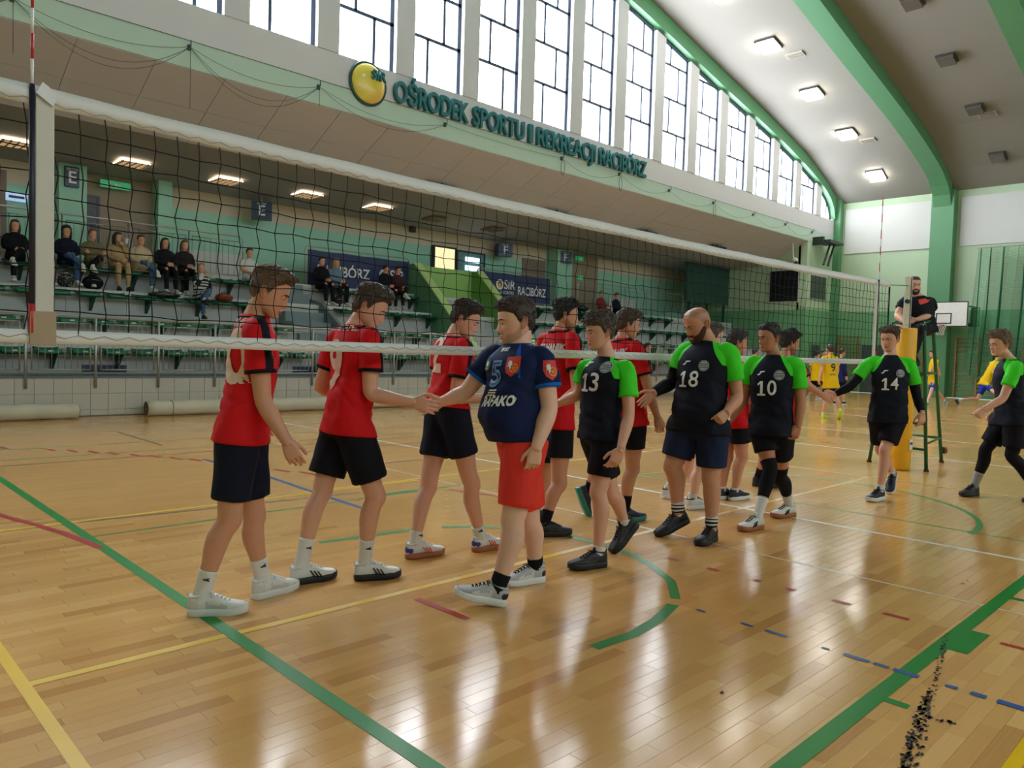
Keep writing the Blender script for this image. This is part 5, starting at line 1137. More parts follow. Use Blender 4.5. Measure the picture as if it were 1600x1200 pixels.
        if S.get('folds', True):
            w_ = noise3(V - base, (14, 14, 9), sid + 5) * .011 + noise3(V - base, (34, 34, 24), sid + 2) * .005; rn = rel / (np.linalg.norm(rel, axis=1)[:, None] + 1e-6); V = V + rn * w_[:, None]
        child('sleeve', V, F, S.get('sleeve', S['shirt']), tor, dict(stripe=np.where(along > 0, .027 - np.abs(across), -1.), cuff=al - (arc_[-1] - .020), hoop=np.sin(al * 2 * np.pi / .055), rag=np.full(len(V), -1.), band=np.full(len(V), -1.), hem=np.full(len(V), -1.)))
        if S.get('armsleeve' + sd):
            V, F, _ = limb([sh + (el - sh) * .45, el - ua * .03, el + fa * .02, el + (wr - el) * .30, el + (wr - el) * .72, wr - fa * .01], np.array([(.054, .056), (.045, .0465), (.0445, .0455), (.0465, .047), (.037, .0385), (.0315, .0335)]) * ar, ref, 22, 16); child('arm_sleeve', V, F, S['armsleeve' + sd])
    # knee sleeves, socks and shoes
    for sd in ('L', 'R'):
        hp, kn, an, u1, u2, fw_, tf = legs[sd]; sk = an - kn; bk_ = -fw_
        if S.get('knee' + sd):
            V, F, _ = limb([hp + (kn - hp) * .80, kn + fw_ * .008, kn + sk * .30 + bk_ * .016, kn + sk * S.get('kneel', .62) + bk_ * .005], np.array([(.068, .071), (.0615, .066), (.0605, .064), (.046, .049)]) * lr, fw_, 18, 18); child('knee_sleeve', V, F, S['knee' + sd])
        if S.get('tights'):
            V, F, _ = limb([hp + (kn - hp) * .3, hp + (kn - hp) * .8, kn + fw_ * .008, kn + sk * .30 + bk_ * .016, kn + sk * .60 + bk_ * .006], np.array([(.088, .094), (.0675, .070), (.0615, .066), (.0605, .064), (.0495, .052)]) * lr, fw_, 22, 18); child('leggings', V, F, S['tights'])
        hs_ = S.get('sock_h', .62)
        if S.get('sock') is not None:
            V, F, (Cc, *_r) = limb([kn + sk * hs_ + bk_ * .006, kn + sk * (hs_ + (1 - hs_) * .55), an, an + u2 * .04], np.array([(.044 + .006 * (.7 - hs_) * 10 * (hs_ < .7), .047), (.0405 * max(1, lr / 1.08), .043 * max(1, lr / 1.08)), (.0365, .0415), (.030, .034)]) * min(lr, 1.08), fw_, 16, 18); m2 = 18; arc_ = np.concatenate([[0], np.cumsum(np.linalg.norm(np.diff(Cc, axis=0), axis=1))]); al = np.concatenate([np.repeat(arc_, m2), [0, arc_[-1]]])
            so = child('sock', V, F, S['sock'], att=dict(hoop=np.where((al > .02) & (al < .10), np.sin((al - .02) * 2 * np.pi / .027), -1.)))
            if S.get('sock_logo'):
                lg_ = MB(); c = kn + sk * (hs_ + (1 - hs_) * .30); sd_ = np.cross(u2, fw_); sd_ = sd_ if np.dot(sd_, CAM - c) > 0 else -sd_; lg_.obox(c + sd_ * .0445 * lr + fw_ * .006, fw_ * .016, u2 * .0035, sd_ * .003); lg_.obox(c + sd_ * .0445 * lr + fw_ * .012 - u2 * .008, fw_ * .008 - u2 * .004, u2 * .0025, sd_ * .003); child('sock_logo', np.concatenate(lg_.v), lg_.f, M('logo_black', (24, 24, 30), .6), so)
        up_ = _n(-u2 - tf * np.dot(-u2, tf)); wv = np.asarray(J.get('sup' + sd, (0, 0, 1.))); up_ = _n(wv - tf * np.dot(wv, tf)); sd_ = np.cross(up_, tf)
        k3 = S.get('shoek', 1.0) * h; o = an - k3 * (tf * .062 + up_ * .098); P_ = lambda V: place(V * k3, o, tf, sd_, up_)
        mu, ms, ml = S['shoe']
        us = child('shoe', P_(SHOE['upper'][0]), SHOE['upper'][1], mu)
        for nm, mt in (('sole', ms), ('laces', ml), ('tongue', mu), ('collar', S.get('shoe_collar', mu))):
            if not fine and nm in ('laces', 'tongue'): continue
            child(nm, P_(SHOE[nm][0]), SHOE[nm][1], mt, us)
        if fine:
            for nm in OVER: child(nm, P_(OVER[nm][0]), OVER[nm][1], S.get('shoe_over', mu) if nm == 'side_panel' else S.get('shoe_cap', mu), us, fix=False)
        if S.get('shoe_stripe'): child('side_stripes', P_(STRIPES[0]), STRIPES[1], S['shoe_stripe'], us)
        if S.get('heel_patch'): 
            hb = MB(); hb.ball((.030, 0, .062), .034, .0405, .040, 14); child('heel_patch', P_(np.concatenate(hb.v)), hb.f, S['heel_patch'], us)
    root_info = dict(root=root, tor=tor, V=Vt, F=Ft, pc=pc, nb=nb, up=up, fs=fs, Ls=Ls, base=base, sho=sho)
    return root_info
def decal_mesh(me, P, side, u0, s0, mat, name='number', rot=0., parent=None, target=None, lift=.005, cell=.012, heading=None):
    """wrap a flat print onto the cloth of a person; u0 along the reading direction, s0 up the torso, both in metres from the pelvis line"""
    n = P['fs'] * (1 if side == 'front' else -1); r = P['Ls'] * (1 if side == 'front' else -1); up = P['up']
    if heading is not None: n, r = heading
    r = _n(r - up * np.dot(r, up)); n = np.cross(r, up)
    bm = bmesh.new(); bm.from_mesh(me); xs = [v.co.x for v in bm.verts]; ys = [v.co.y for v in bm.verts]
    for ax_, lo, hi in ((0, min(xs), max(xs)), (1, min(ys), max(ys))):
        for t in np.arange(lo + cell, hi, cell):
            co = Vector((t, 0, 0)) if ax_ == 0 else Vector((0, t, 0)); no = Vector((1, 0, 0)) if ax_ == 0 else Vector((0, 1, 0))
            bmesh.ops.bisect_plane(bm, geom=bm.verts[:] + bm.edges[:] + bm.faces[:], plane_co=co, plane_no=no)
    tree = P.get('tree') or BVHTree.FromPolygons([Vector(v) for v in P['V']], P['F']); P['tree'] = tree
    if target is not None: tree = BVHTree.FromPolygons([Vector(v) for v in target[0]], target[1])
    c, s_ = math.cos(rot), math.sin(rot); kill = []
    for v in bm.verts:
        x, y = v.co.x * c - v.co.y * s_ + u0, v.co.x * s_ + v.co.y * c + s0
        o = P['pc'] + r * x + up * y + n * .6
        h_ = tree.ray_cast(Vector(o), Vector(-n), 1.2)
        if h_[0] is None: kill.append(v); v.co = Vector(P['pc'] + r * x + up * y - P['base'])
        else: v.co = Vector(np.array(h_[0]) + n * lift - P['base'])
    bmesh.ops.delete(bm, geom=kill, context='VERTS')
    out = bpy.data.meshes.new(name); bm.to_mesh(out); bm.free(); out.materials.append(mat); return link(name, out, parent or P['tor'])
def number(P, txt, side, u0, s0, size, mat, width=None, bold=.004, name='number', shear=0.):
    me = text_mesh(txt, size, 0, bold, 1.0, 'CENTER', shear)
    if width: 
        xs = [v.co.x for v in me.vertices]; kx = width / (max(xs) - min(xs))
        for v in me.vertices: v.co.x *= kx
    return decal_mesh(me, P, side, u0, s0, mat, name)
def flat(polys):
    V = []; F = []
    for p in polys: F.append(tuple(range(len(V), len(V) + len(p)))); V += [(x, y, 0) for x, y in p]
    me = bpy.data.meshes.new('print'); me.from_pydata(V, [], F); return me
def disc(r, n=28, x=0, y=0, sx=1.): return [(x + sx * r * math.cos(2 * math.pi * t / n), y + r * math.sin(2 * math.pi * t / n)) for t in range(n)]
def ringp(r0, r1, n=28):
    return [[(r0 * math.cos(a), r0 * math.sin(a)), (r1 * math.cos(a), r1 * math.sin(a)), (r1 * math.cos(b), r1 * math.sin(b)), (r0 * math.cos(b), r0 * math.sin(b))] for a, b in ((2 * math.pi * t / n, 2 * math.pi * (t + 1) / n) for t in range(n))]
# ---- pose front end: joints measured on the photo at the person's own depth
RG = np.array([_r[0], _r[1], 0.]); RG = _n(RG); AG = _n(np.array([-RG[1], RG[0], 0.]))
def head_vec(ang, pitch=0.):
    a = math.radians(ang); p = math.radians(pitch); return (RG * math.cos(a) + AG * math.sin(a)) * math.cos(p) + np.array([0, 0, math.sin(p)])
def left_of(ang): return head_vec(ang + 90)
def pose(base, neck, pel, head, th, thp, hth, hpitch=-10, sw=.180, hw=.088, armL=None, armR=None, kneeL=None, kneeR=None, footL=None, footR=None, htilt=0., ndz=0., hdz=0., palmL=None, palmR=None, thumbL=None, thumbR=None, drop=.055):
    J = {}; J['neck'] = at(neck[0], neck[1], base + ndz); J['pel'] = at(pel[0], pel[1], base); J['head'] = at(head[0], head[1], base + ndz + hdz)
    up = _n(J['neck'] - J['pel']); Ls, Lp = left_of(th), left_of(thp); J['hdir'] = head_vec(hth, hpitch); J['hup'] = np.array([0, 0, 1.]) + head_vec(hth + 90) * htilt
    smid = J['neck'] - up * drop
    for s, g in (('L', 1), ('R', -1)):
        J['sh' + s] = smid + Ls * g * sw; J['hip' + s] = J['pel'] + Lp * g * hw - np.array([0, 0, .01])
        a = armL if s == 'L' else armR; czs = float(((J['sh' + s] - CAM) @ ROT)[2])
        if a is None: a = 'down'
        if isinstance(a, str):
            f = head_vec(th); J['el' + s] = J['sh' + s] + Ls * g * .04 - np.array([0, 0, .29]) - f * .02; J['wr' + s] = J['el' + s] - np.array([0, 0, .24]) + f * .07; J['ha' + s] = J['wr' + s] + np.array([0, 0, -.1]) + f * .02; J['th' + s] = f
        else:
            e, w, t = a; cze = czs + e[2]; J['el' + s] = at(e[0], e[1], cze); czw = cze + w[2]; J['wr' + s] = at(w[0], w[1], czw); J['ha' + s] = at(t[0], t[1], czw + t[2])
            J['th' + s] = head_vec(th)
        tb = thumbL if s == 'L' else thumbR
        if tb is not None: J['th' + s] = cdir(*tb)
        pm = palmL if s == 'L' else palmR
        if pm is not None: J['palm' + s] = cdir(*pm)
        ft = footL if s == 'L' else footR; kn = kneeL if s == 'L' else kneeR
        czh = float(((J['hip' + s] - CAM) @ ROT)[2])
        if ft[0] == 'p':   # planted shoe: heel and toe pixels on the floor
            g0, g1 = onZ(ft[1], ft[2]), onZ(ft[3], ft[4]); J['toe' + s] = _n(g1 - g0); J['sup' + s] = np.array([0, 0, 1.]); J['an' + s] = (g0 + g1) / 2 - J['toe' + s] * .088 + np.array([0, 0, .098]); ft = ('done', 0, 0, 0, 0)
        ang, pit = ft[3], (ft[4] if len(ft) > 4 else 0)
        if ft[0] != 'done': J['toe' + s] = head_vec(ang, pit); upv = _n(np.array([0, 0, 1.]) - J['toe' + s] * J['toe' + s][2]); J['sup' + s] = upv
        if ft[0] == 'g':   # ground point under the middle of a planted shoe
            gp = onZ(ft[1], ft[2]); J['an' + s] = gp - head_vec(ang) * .085 + np.array([0, 0, .098])
        elif ft[0] == 't':  # toe touches the ground at this pixel, heel raised
            gp = onZ(ft[1], ft[2]); J['an' + s] = gp + np.array([0, 0, .02]) - J['toe' + s] * .19 + upv * .09
        elif ft[0] == 'h':  # heel touches the ground at this pixel, toe raised
            gp = onZ(ft[1], ft[2]); J['an' + s] = gp + J['toe' + s] * .05 + upv * .098
        elif ft[0] == 'a': J['an' + s] = at(ft[1], ft[2], czh + ft[5])
        cza = float(((J['an' + s] - CAM) @ ROT)[2]); J['kn' + s] = at(kn[0], kn[1], (czh + cza) / 2 + (kn[2] if len(kn) > 2 else 0.))
    return J
# ================================================================== WHO IS THERE
RED, BLK, GRN = (206, 24, 30), (20, 20, 28), (66, 214, 40)
mShR = M2('jersey_red', RED, [('stripe', (22, 20, 30)), ('hem', RED)]); mSlR = M2('jersey_red_sleeve', RED, [('stripe', (22, 20, 30)), ('cuff', (22, 20, 30))])
mColK = M('collar_black', (24, 22, 32), .7); mSho = M('shorts_black', (20, 20, 28), .75, .15, 12, bump=.1); mShoN = M('shorts_dark_navy', (20, 25, 42), .75, .15, 12, bump=.1); mShoNv = M('shorts_navy', (30, 40, 68), .75, .12, 12, bump=.1)
mShK = M2('jersey_black', (20, 24, 36), [('rag', GRN)]); mSlG = M('jersey_green_sleeve', GRN, .65, .08, 12, bump=.12, bscale=50)
mBluS = M2('jersey_navy', (22, 34, 72), [('band', (20, 82, 180)), ('rag', (22, 36, 78))]); mBluSl = M2('jersey_navy_sleeve', (22, 34, 72), [('cuff', (24, 96, 196))]); mColB = M('collar_blue', (24, 92, 190), .6); mShoRed = M('shorts_red', (226, 42, 26), .6, .08, 10, bump=.1)
mSockW = M('sock_white', (216, 214, 208), .85, .05, 40, bump=.2, bscale=120); mSockK = M('sock_black', (22, 22, 26), .85, .1, 40, bump=.2); mSockG = M('sock_grey', (150, 152, 156), .85, .08, 40, bump=.2); mSockS = M2('sock_white_striped', (210, 208, 202), [('hoop', (26, 28, 36))])
sW = M('shoe_white', (212, 212, 206), .5, .06, 20, bump=.08); sK = M('shoe_black', (24, 25, 28), .55, .12, 20, bump=.1); sG = M('shoe_pale_grey', (176, 178, 178), .6, .08, 30); sN = M('shoe_navy', (28, 32, 48), .55, .1, 20); soW = M('sole_white', (220, 220, 216), .5); soK = M('sole_black', (22, 22, 24), .55); soGum = M('sole_gum', (160, 96, 56), .5); soT = M('sole_teal', (44, 128, 112), .5); lcW = M('lace_white', (222, 222, 216), .8); mShDk = M('shoe_dark_overlay', (50, 52, 56), .5); lcK = M('lace_black', (20, 20, 22), .8)
mOr = M('stripe_orange', (232, 110, 80), .5); mStK = M('stripe_black', (22, 22, 26), .5); mBluH = M('heel_blue', (40, 56, 150), .5); mArmK = M('arm_sleeve_black', (18, 19, 26), .7, .1, 20)
mNumR = M('print_cream', (224, 196, 176), .6); mNumW = M('print_white', (226, 228, 226), .6); mBadge = M('print_badge_grey', (176, 184, 182), .6); mBadgeD = M('print_badge_dark', (60, 70, 76), .6)
RB = dict(shirt=mShR, sleeve=mSlR, collar=mColK, shorts=mSho, sock=mSockW, shirtk=1.0, fine=True)
def red(J, lab, **kw): d = dict(RB); d.update(kw); d['label'] = lab; return person(J, d)
# leftmost player in red
J = pose(4.12, (398, 496), (379, 660), (421, 457), 24, 12, 12, -22, sw=.175, armR=((411, 628, 0), (449, 691, -.02), (465, 727, 0)), thumbR=(1, .1, -.2), kneeR=(357, 812), kneeL=(396, 807), footR=('p', 294, 961, 386, 957), footL=('p', 391, 938, 467, 917))
P1 = red(J, 'player in red shirt nearest the left, head bowed, white chunky trainers', skin='mid', hair=(96, 72, 52), style=dict(top=.020, side=.007, front=.008, mess=.3, sweep=(0, .010, .004), tl=.026, tdir=(0, .9, .5)), shoe=(sW, sW, lcW), shoe_over=M('shoe_off_white', (188, 190, 184), .5), shoe_cap=M('shoe_cream', (204, 202, 194), .5), shorts=mShoN, shortk=.92, short_len=.80, sock_h=.66, sock_logo=True, shoek=1.04, leg=1.03, arm=1.08, hs=1.06)
number(P1, '10', 'back', .03, .34, .40, mNumR, .30, .012); number(P1, 'MECHANIK', 'back', .0, .535, .07, mNumR, .30, .002, 'name_print')
number(P1, 'FILA', 'front', 9, 9, .02, mStK) if False else None
# red number 9
J = pose(4.62, (556, 511), (543, 652), (577, 481), 44, 28, 4, -26, sw=.182, armR=((578, 616, -.02), (646, 629, -.02), (690, 641, -.03)), thumbR=(0, 1, 0), palmR=(.3, -.1, -1), armL=((499, 609, .02), (566, 606, .10), (598, 597, 0)), kneeL=(502, 768), kneeR=(586, 776), footL=('p', 459, 913, 521, 903), footR=('p', 553, 907, 627, 901))
P2 = red(J, 'player in red shirt number 9 shaking hands with the player in blue', skin='fair', hair=(70, 54, 42), style=dict(top=.026, side=.009, front=.008, mess=.35, sweep=(0, .008, 0), tl=.028, tdir=(0, .8, .3)), shoe=(sW, soK, lcW), shoe_stripe=mStK, short_len=.78, sock_h=.62, sock_logo=True, handR='shake', handL='fist', arm=1.06, shortk=1.05, hs=1.05)
number(P2, '9', 'back', -.02, .30, .40, mNumR, .17, .014); number(P2, 'MECHANIK', 'back', .0, .545, .07, mNumR, .28, .002, 'name_print')
# red number 2
J = pose(5.32, (709, 527), (699, 618), (726, 500), 30, 18, 0, -22, sw=.18, armR=((711, 623, -.02), (758, 621, .05), (778, 624, .02)), thumbR=(0, 1, 0), kneeL=(668, 763), kneeR=(736, 757), footL=('p', 640, 873, 689, 866), footR=('p', 744, 862, 784, 854))
P3 = red(J, 'player in red shirt number 2 with orange striped shoes, behind the handshake', skin='fair', hair=(52, 40, 34), style=dict(top=.024, side=.008, front=.006, mess=.35, sweep=(0, .006, .002), tl=.026, tdir=(0, .8, .4)), shoe=(sW, soGum, lcW), shoe_stripe=mOr, heel_patch=mBluH, shorts=mShoN, short_len=.66, sock_h=.78, sock_logo=True, handR='shake', hs=1.03)
number(P3, '2', 'back', .0, .28, .38, mNumR, .15, .014)
# blue number 5
J = pose(4.47, (809, 540), (814, 664), (806, 503), 230, 200, 197, -8, sw=.176, hw=.10, armR=((727, 614, .02), (690, 628, 0), (652, 641, 0)), thumbR=(0, 1, 0), palmR=(0, 0, 1), armL=((859, 638, -.04), (838, 700, -.10), (830, 740, 0)), thumbL=(-1, .1, .2), kneeL=(803, 812), kneeR=(828, 815), footL=('h', 786, 946, 186, 12), footR=('p', 840, 909, 793, 915))
P4 = person(J, dict(label='stocky player in navy shirt number 5 and red shorts shaking hands', skin='pale', k=1.14, belly=.075, hs=1.12, hw=1.10, nk=1.22, arm=1.22, leg=1.16, hair=(58, 42, 36), style=dict(top=.016, side=.009, front=.004, mess=.3, line=-.012, tl=.02, tdir=(0, .7, .2)), stub=.5, shirt=mBluS, sleeve=mBluSl, collar=mColB, shorts=mShoRed, short_len=.86, flare=.93, shortk=.94, sock=mSockK, sock_h=.80, shoe=(sG, soW, lcK), shoe_over=sW, heel_patch=soK, handR='shake', sleeve_len=.62, sleevek=.94, shoek=1.03))
lt = (40, 104, 190)
me5 = text_mesh('5', .17, 0, .008); me5i = text_mesh('5', .17, 0, -.004)
o = number(P4, '5', 'front', -.03, .30, .20, M('print_light_blue', (84, 150, 216), .6), .085, .008); o2 = decal_mesh(text_mesh('5', .20, 0, -.003), P4, 'front', -.03, .30, M('print_navy', (20, 32, 70), .6), 'number_inner', parent=o, lift=.007)
decal_mesh(flat([[(-.045 + .01 * q, -.004 + .014 * q), (.03 + .006 * q, -.004 + .014 * q), (.034 + .006 * q, .004 + .014 * q), (-.041 + .01 * q, .004 + .014 * q)] for q in range(3)]), P4, 'front', -.045, .185, mNumW, 'sponsor_logo'); number(P4, 'RAFAKO', 'front', .0, .148, .078, mNumW, .235, .003, 'sponsor_print', .3)
number(P4, 'SPORT', 'front', -.005, .445, .03, mNumW, .06, .001, 'chest_print')
def crest(P, u, s, k_=1., target=None, heading=None, parent=None):
    sh_ = [(-.042, .055), (.042, .055), (.046, 0), (.035, -.035), (0, -.060), (-.035, -.035), (-.046, 0)]
    a = decal_mesh(flat([[(x * k_, y * k_) for x, y in sh_]]), P, 'front', u, s, M('crest_red', (208, 50, 36), .6), 'crest', target=target, heading=heading, parent=parent)
    kw = dict(target=target, heading=heading, parent=a)
    decal_mesh(flat([[(x * k_ + .010 * k_, y * k_ - .010 * k_) for x, y in q] for q in ringp(.026, .021)]), P, 'front', u, s, M('crest_gold', (226, 160, 50), .6), 'crest_wheel', lift=.0072, **kw)
    decal_mesh(flat([[((.010 + c_ * r0 - s_ * w_) * k_, (-.010 + s_ * r0 + c_ * w_) * k_) for r0, w_ in ((.0, -.0018), (.021, -.0018), (.021, .0018), (.0, .0018))] for c_, s_ in ((math.cos(t), math.sin(t)) for t in np.arange(0, 6.2, 1.047))]), P, 'front', u, s, M('crest_gold', (226, 160, 50), .6), 'crest_spokes', lift=.0074, **kw)
    decal_mesh(flat([[(-.004 * k_, .030 * k_), (-.020 * k_, .034 * k_), (-.030 * k_, .018 * k_), (-.024 * k_, .012 * k_), (-.032 * k_, -.004 * k_), (-.018 * k_, .002 * k_), (-.014 * k_, -.020 * k_), (-.006 * k_, -.008 * k_), (-.002 * k_, .012 * k_)]]), P, 'front', u, s, mNumW, 'crest_eagle', lift=.0085, **kw)
crest(P4, .085, .345)
a = decal_mesh(flat([disc(.036, 28, 0, 0, .9)]), P4, 'front', -.125, .36, M('badge_green', (30, 120, 70), .6), 'club_badge'); decal_mesh(flat([disc(.016, 14, .0, .008)]), P4, 'front', -.125, .36, mNumW, 'badge_figure', parent=a, lift=.0072); decal_mesh(flat([[(-.03, -.026), (.02, -.026), (.02, -.012), (-.03, -.012)]]), P4, 'front', -.125, .36, M('badge_brown', (190, 140, 120), .6), 'badge_figure', parent=a, lift=.0072)
sv = [c for c in P4['tor'].children if c.name.startswith('sleeve')][0]; tv = [np.array(v.co) + P4['base'] for v in sv.data.vertices]; tf_ = [tuple(p.vertices) for p in sv.data.polygons]
hn = _n(head_vec(290)); rt_ = np.cross(P4['up'], hn); shL = J['shL']; crest(P4, float(np.dot(shL - P4['pc'], rt_)) + .015, float(np.dot(shL - P4['pc'], P4['up'])) - .085, 1.0, (tv, tf_), (hn, rt_), sv)
# black and green team
GB = dict(shirt=mShK, sleeve=mSlG, collar=mColK, shorts=mSho, sock=mSockW, stripe_a=.6)
def swoosh(P, u, s, mat=mNumW, k_=1., side='front'):
    return decal_mesh(flat([[(-.032 * k_, -.012 * k_), (-.022 * k_, -.022 * k_), (-.006 * k_, -.014 * k_), (.004 * k_, .004 * k_), (.034 * k_, .010 * k_), (.034 * k_, .018 * k_), (-.004 * k_, .016 * k_), (-.012 * k_, -.004 * k_)]]), P, side, u, s, mat, 'maker_mark')
def badge(P, u, s):
    a = decal_mesh(flat([disc(.042)]), P, 'front', u, s, mBadge, 'club_badge'); decal_mesh(flat(ringp(.037, .033)), P, 'front', u, s, mBadgeD, 'badge_ring', parent=a, lift=.0072)
    decal_mesh(flat([[(-.030, y - .003), (.030, y - .003), (.030, y + .003), (-.030, y + .003)] for y in (-.014, 0, .014)]), P, 'front', u, s, mBadgeD, 'badge_bars', parent=a, lift=.0072)
def grn(J, lab, num, nu, **kw):
    d = dict(GB); d.update(kw); d['label'] = lab; P = person(J, d)
    if num:
        one = [[(-.011, -.062), (.011, -.062), (.011, .062), (-.011, .062)], [(-.034, -.062), (.034, -.062), (.034, -.046), (-.034, -.046)], [(-.036, .036), (-.011, .062), (-.011, .040), (-.030, .022)]]
        decal_mesh(flat(one), P, 'front', nu - .043, .30, mNumW, 'number'); number(P, num[1], 'front', nu + .043, .30, .175, mNumW, .074, .002); swoosh(P, -.075, .43); badge(P, .075, .415)
    return P
J = pose(5.22, (948, 560), (938, 668), (937, 519), 229, 208, 202, -6, sw=.160, armR=((904, 617, .02), (868, 632, .10), (846, 640, .02)), thumbR=(0, 1, 0), palmR=(0, 0, 1), armL=((983, 649, -.06), (969, 704, -.12), (955, 733, 0)), thumbL=(-1, .1, .2), kneeL=(936, 769), kneeR=(956, 772), footL=('p', 943, 885, 891, 891), footR=('t', 963, 864, 200, -48))
P5 = grn(J, 'slim player in black and green shirt number 13 with curly fringe', '13', -.03, skin='fair', hair=(74, 62, 54), style=dict(top=.028, side=.010, front=.008, mess=.5, line=-.022, sweep=(0, .006, -.014), tl=.036, tdir=(0, .6, -.1)), k=.93, arm=.98, leg=.98, shoe=(sK, soK, lcK), shoe_over=mShDk, sock_h=.90, short_len=.74, handR='shake')
swoosh(P5, 0, 0) if False else None
J = pose(5.97, (1106, 536), (1094, 655), (1090, 507), 226, 236, 202, -24, sw=.185, hw=.105, armR=((1049, 598, .0), (1021, 614, -.08), (1000, 634, -.02)), thumbR=(-.4, 1, 0), palmR=(0, 0, 1), armL=((1152, 622, .02), (1135, 645, -.17), (1121, 659, -.05)), thumbL=(-1, .2, .3), kneeR=(1052, 729), kneeL=(1111, 748), footR=('t', 1034, 838, 195, -24), footL=('g', 1104, 848, 232))
P6 = grn(J, 'burly bald bearded player in black and green shirt number 18', '18', -.03, skin='mid', k=1.15, belly=.05, arm=1.22, leg=1.22, hs=1.10, hw=1.06, nk=1.25, hair=(112, 92, 80), style=None, scalp=.45, stub=.9, beard=.008, beardc=(74, 52, 42), shorts=mShoNv, short_len=.80, sock=mSockS, sock_h=.74, shoe=(sK, soK, lcK), shoe_over=mShDk, armsleeveR=mArmK, handR='flat', handL='fist', shoek=1.06, sleevek=.95)
J = pose(6.5, (1209, 557), (1205, 662), (1202, 528), 240, 240, 202, -6, sw=.185, armR=((1163, 622, .02), (1142, 655, .0), (1133, 668, 0)), armL=((1251, 630, .0), (1247, 666, -.03), (1238, 690, 0)), thumbL=(-1, .1, .2), kneeR=(1203, 733), kneeL=(1219, 744), footR=('g', 1173, 828, 214), footL=('p', 1240, 806, 1206, 810))
P7 = grn(J, 'dark haired player in black and green shirt number 10 with black knee sleeves', '10', -.02, skin='tan', hair=(30, 26, 26), style=dict(top=.012, side=.005, mess=.2), k=1.0, arm=1.06, shoe=(sW, soGum, lcK), shoe_stripe=mStK, sock_h=.60, kneeL=mSockK, kneeR=mSockK, kneel=.58, short_len=.62)
J = pose(8.0, (1391, 557), (1388, 645), (1390, 530), 254, 250, 216, -8, sw=.185, armR=((1329, 604, .0), (1304, 616, .02), (1287, 622, 0)), thumbR=(0, 1, 0), palmR=(0, 0, 1), armL=((1433, 622, .0), (1441, 646, -.1), (1440, 662, 0)), thumbL=(-1, .1, .2), kneeL=(1383, 703), kneeR=(1376, 702), footL=('p', 1381, 780, 1353, 785), footR=('t', 1390, 772, 232, -42))
P8 = grn(J, 'player in black and green shirt number 14 with black arm sleeves beside the yellow post', '14', -.02, skin='fair', hair=(78, 60, 46), style=dict(top=.026, side=.009, front=.010, mess=.35, tl=.03, tdir=(0, .4, .8)), armsleeveL=mArmK, armsleeveR=mArmK, shoe=(sN, soW, lcK), sock_h=.88, short_len=.80, handR='shake')
J = pose(8.05, (1577, 562), (1581, 648), (1562, 538), 166, 172, 186, -8, sw=.18, armL=((1567, 623, 0), (1537, 640, 0), (1524, 655, 0)), thumbL=(-1, .6, 0), kneeR=(1541, 703), kneeL=(1582, 712), footR=('p', 1534, 773, 1493, 777), footL=('p', 1632, 784, 1594, 788))
P9 = grn(J, 'curly haired player in black and green shirt walking in from the right edge', None, 0, skin='fair', hair=(110, 86, 66), style=dict(top=.034, side=.014, front=.014, mess=.5, tl=.032, tdir=(0, .4, .2)), tights=mArmK, short_len=.80, sock=mSockG, sock_h=.62, shoe=(sK, soK, lcK), shoe_over=mShDk, handL='fist')
decal_mesh(flat([[(x * 1.9, y * 1.9) for x, y in q] for q in ([(-.011, -.062), (.011, -.062), (.011, .062), (-.011, .062)], [(-.034, -.062), (.034, -.062), (.034, -.046), (-.034, -.046)], [(-.036, .036), (-.011, .062), (-.011, .040), (-.030, .022)])]), P9, 'back', .0, .34, mNumW, 'number'); number(P9, 'TEAM', 'back', .0, .50, .07, mNumW, .2, .003, 'name_print') if False else None
# reds further along the net
J = pose(6.1, (874, 518), (867, 646), (884, 493), 34, 24, 6, -6, sw=.18, armR=((901, 611, -.10), (874, 630, -.20), (858, 637, -.02)), kneeR=(873, 757), kneeL=(848, 762), footR=('p', 841, 838, 891, 836), footL=('p', 815, 813, 852, 806))
PA = red(J, 'player in red shirt with tousled black hair behind the player in blue', skin='mid', hair=(28, 24, 26), style=dict(top=.026, side=.006, front=.0, mess=.45, tl=.03, tdir=(0, .2, .8)), stub=.55, shoe=(sK, soK, lcK), shoe_over=mShDk, sock=mSockK, sock_h=.66, short_len=.62)
number(PA, 'MECHANIK', 'back', .02, .525, .075, mNumW, .30, .003, 'name_print')
J = pose(6.5, (972, 531), (981, 645), (981, 508), 34, 24, 8, -10, sw=.18, armR=((1014, 614, -.02), (1027, 652, 0), (1031, 670, 0)), thumbR=(1, .1, -.2), kneeR=(988, 733), kneeL=(938, 735), footR=('p', 969, 816, 1006, 812), footL=('a', 918, 766, 12, -68, .1))
PB = red(J, 'player in red shirt with brown hair behind number 13, one foot lifted', skin='mid', hair=(80, 60, 48), style=dict(top=.026, side=.012, front=.008, mess=.3, tl=.03, tdir=(0, .6, -.1)), shoe=(sN, soT, lcW), sock=mSockK, sock_h=.62, short_len=.62)
number(PB, 'MECHANIK', 'back', .0, .52, .07, mNumW, .28, .003, 'name_print')
J = pose(7.2, (1106, 551), (1100, 648), (1113, 527), 30, 20, 10, -10, kneeR=(1093, 735), kneeL=(1073, 735), footR=('p', 1078, 796, 1104, 793), footL=('p', 1040, 779, 1062, 776))
red(J, 'player in red shirt mostly hidden behind number 18', skin='pale', hair=(92, 78, 66), style=dict(top=.024, side=.012, mess=.3), shoe=(sW, soW, lcK), shoe_collar=sK, sock_h=.8)
J = pose(7.62, (1142, 562), (1146, 652), (1152, 536), 30, 20, 2, -8, armR=((1172, 612, 0), (1176, 640, 0), (1178, 655, 0)), kneeR=(1159, 714), kneeL=(1136, 716), footR=('p', 1139, 783, 1171, 778), footL=('p', 1122, 781, 1150, 777))
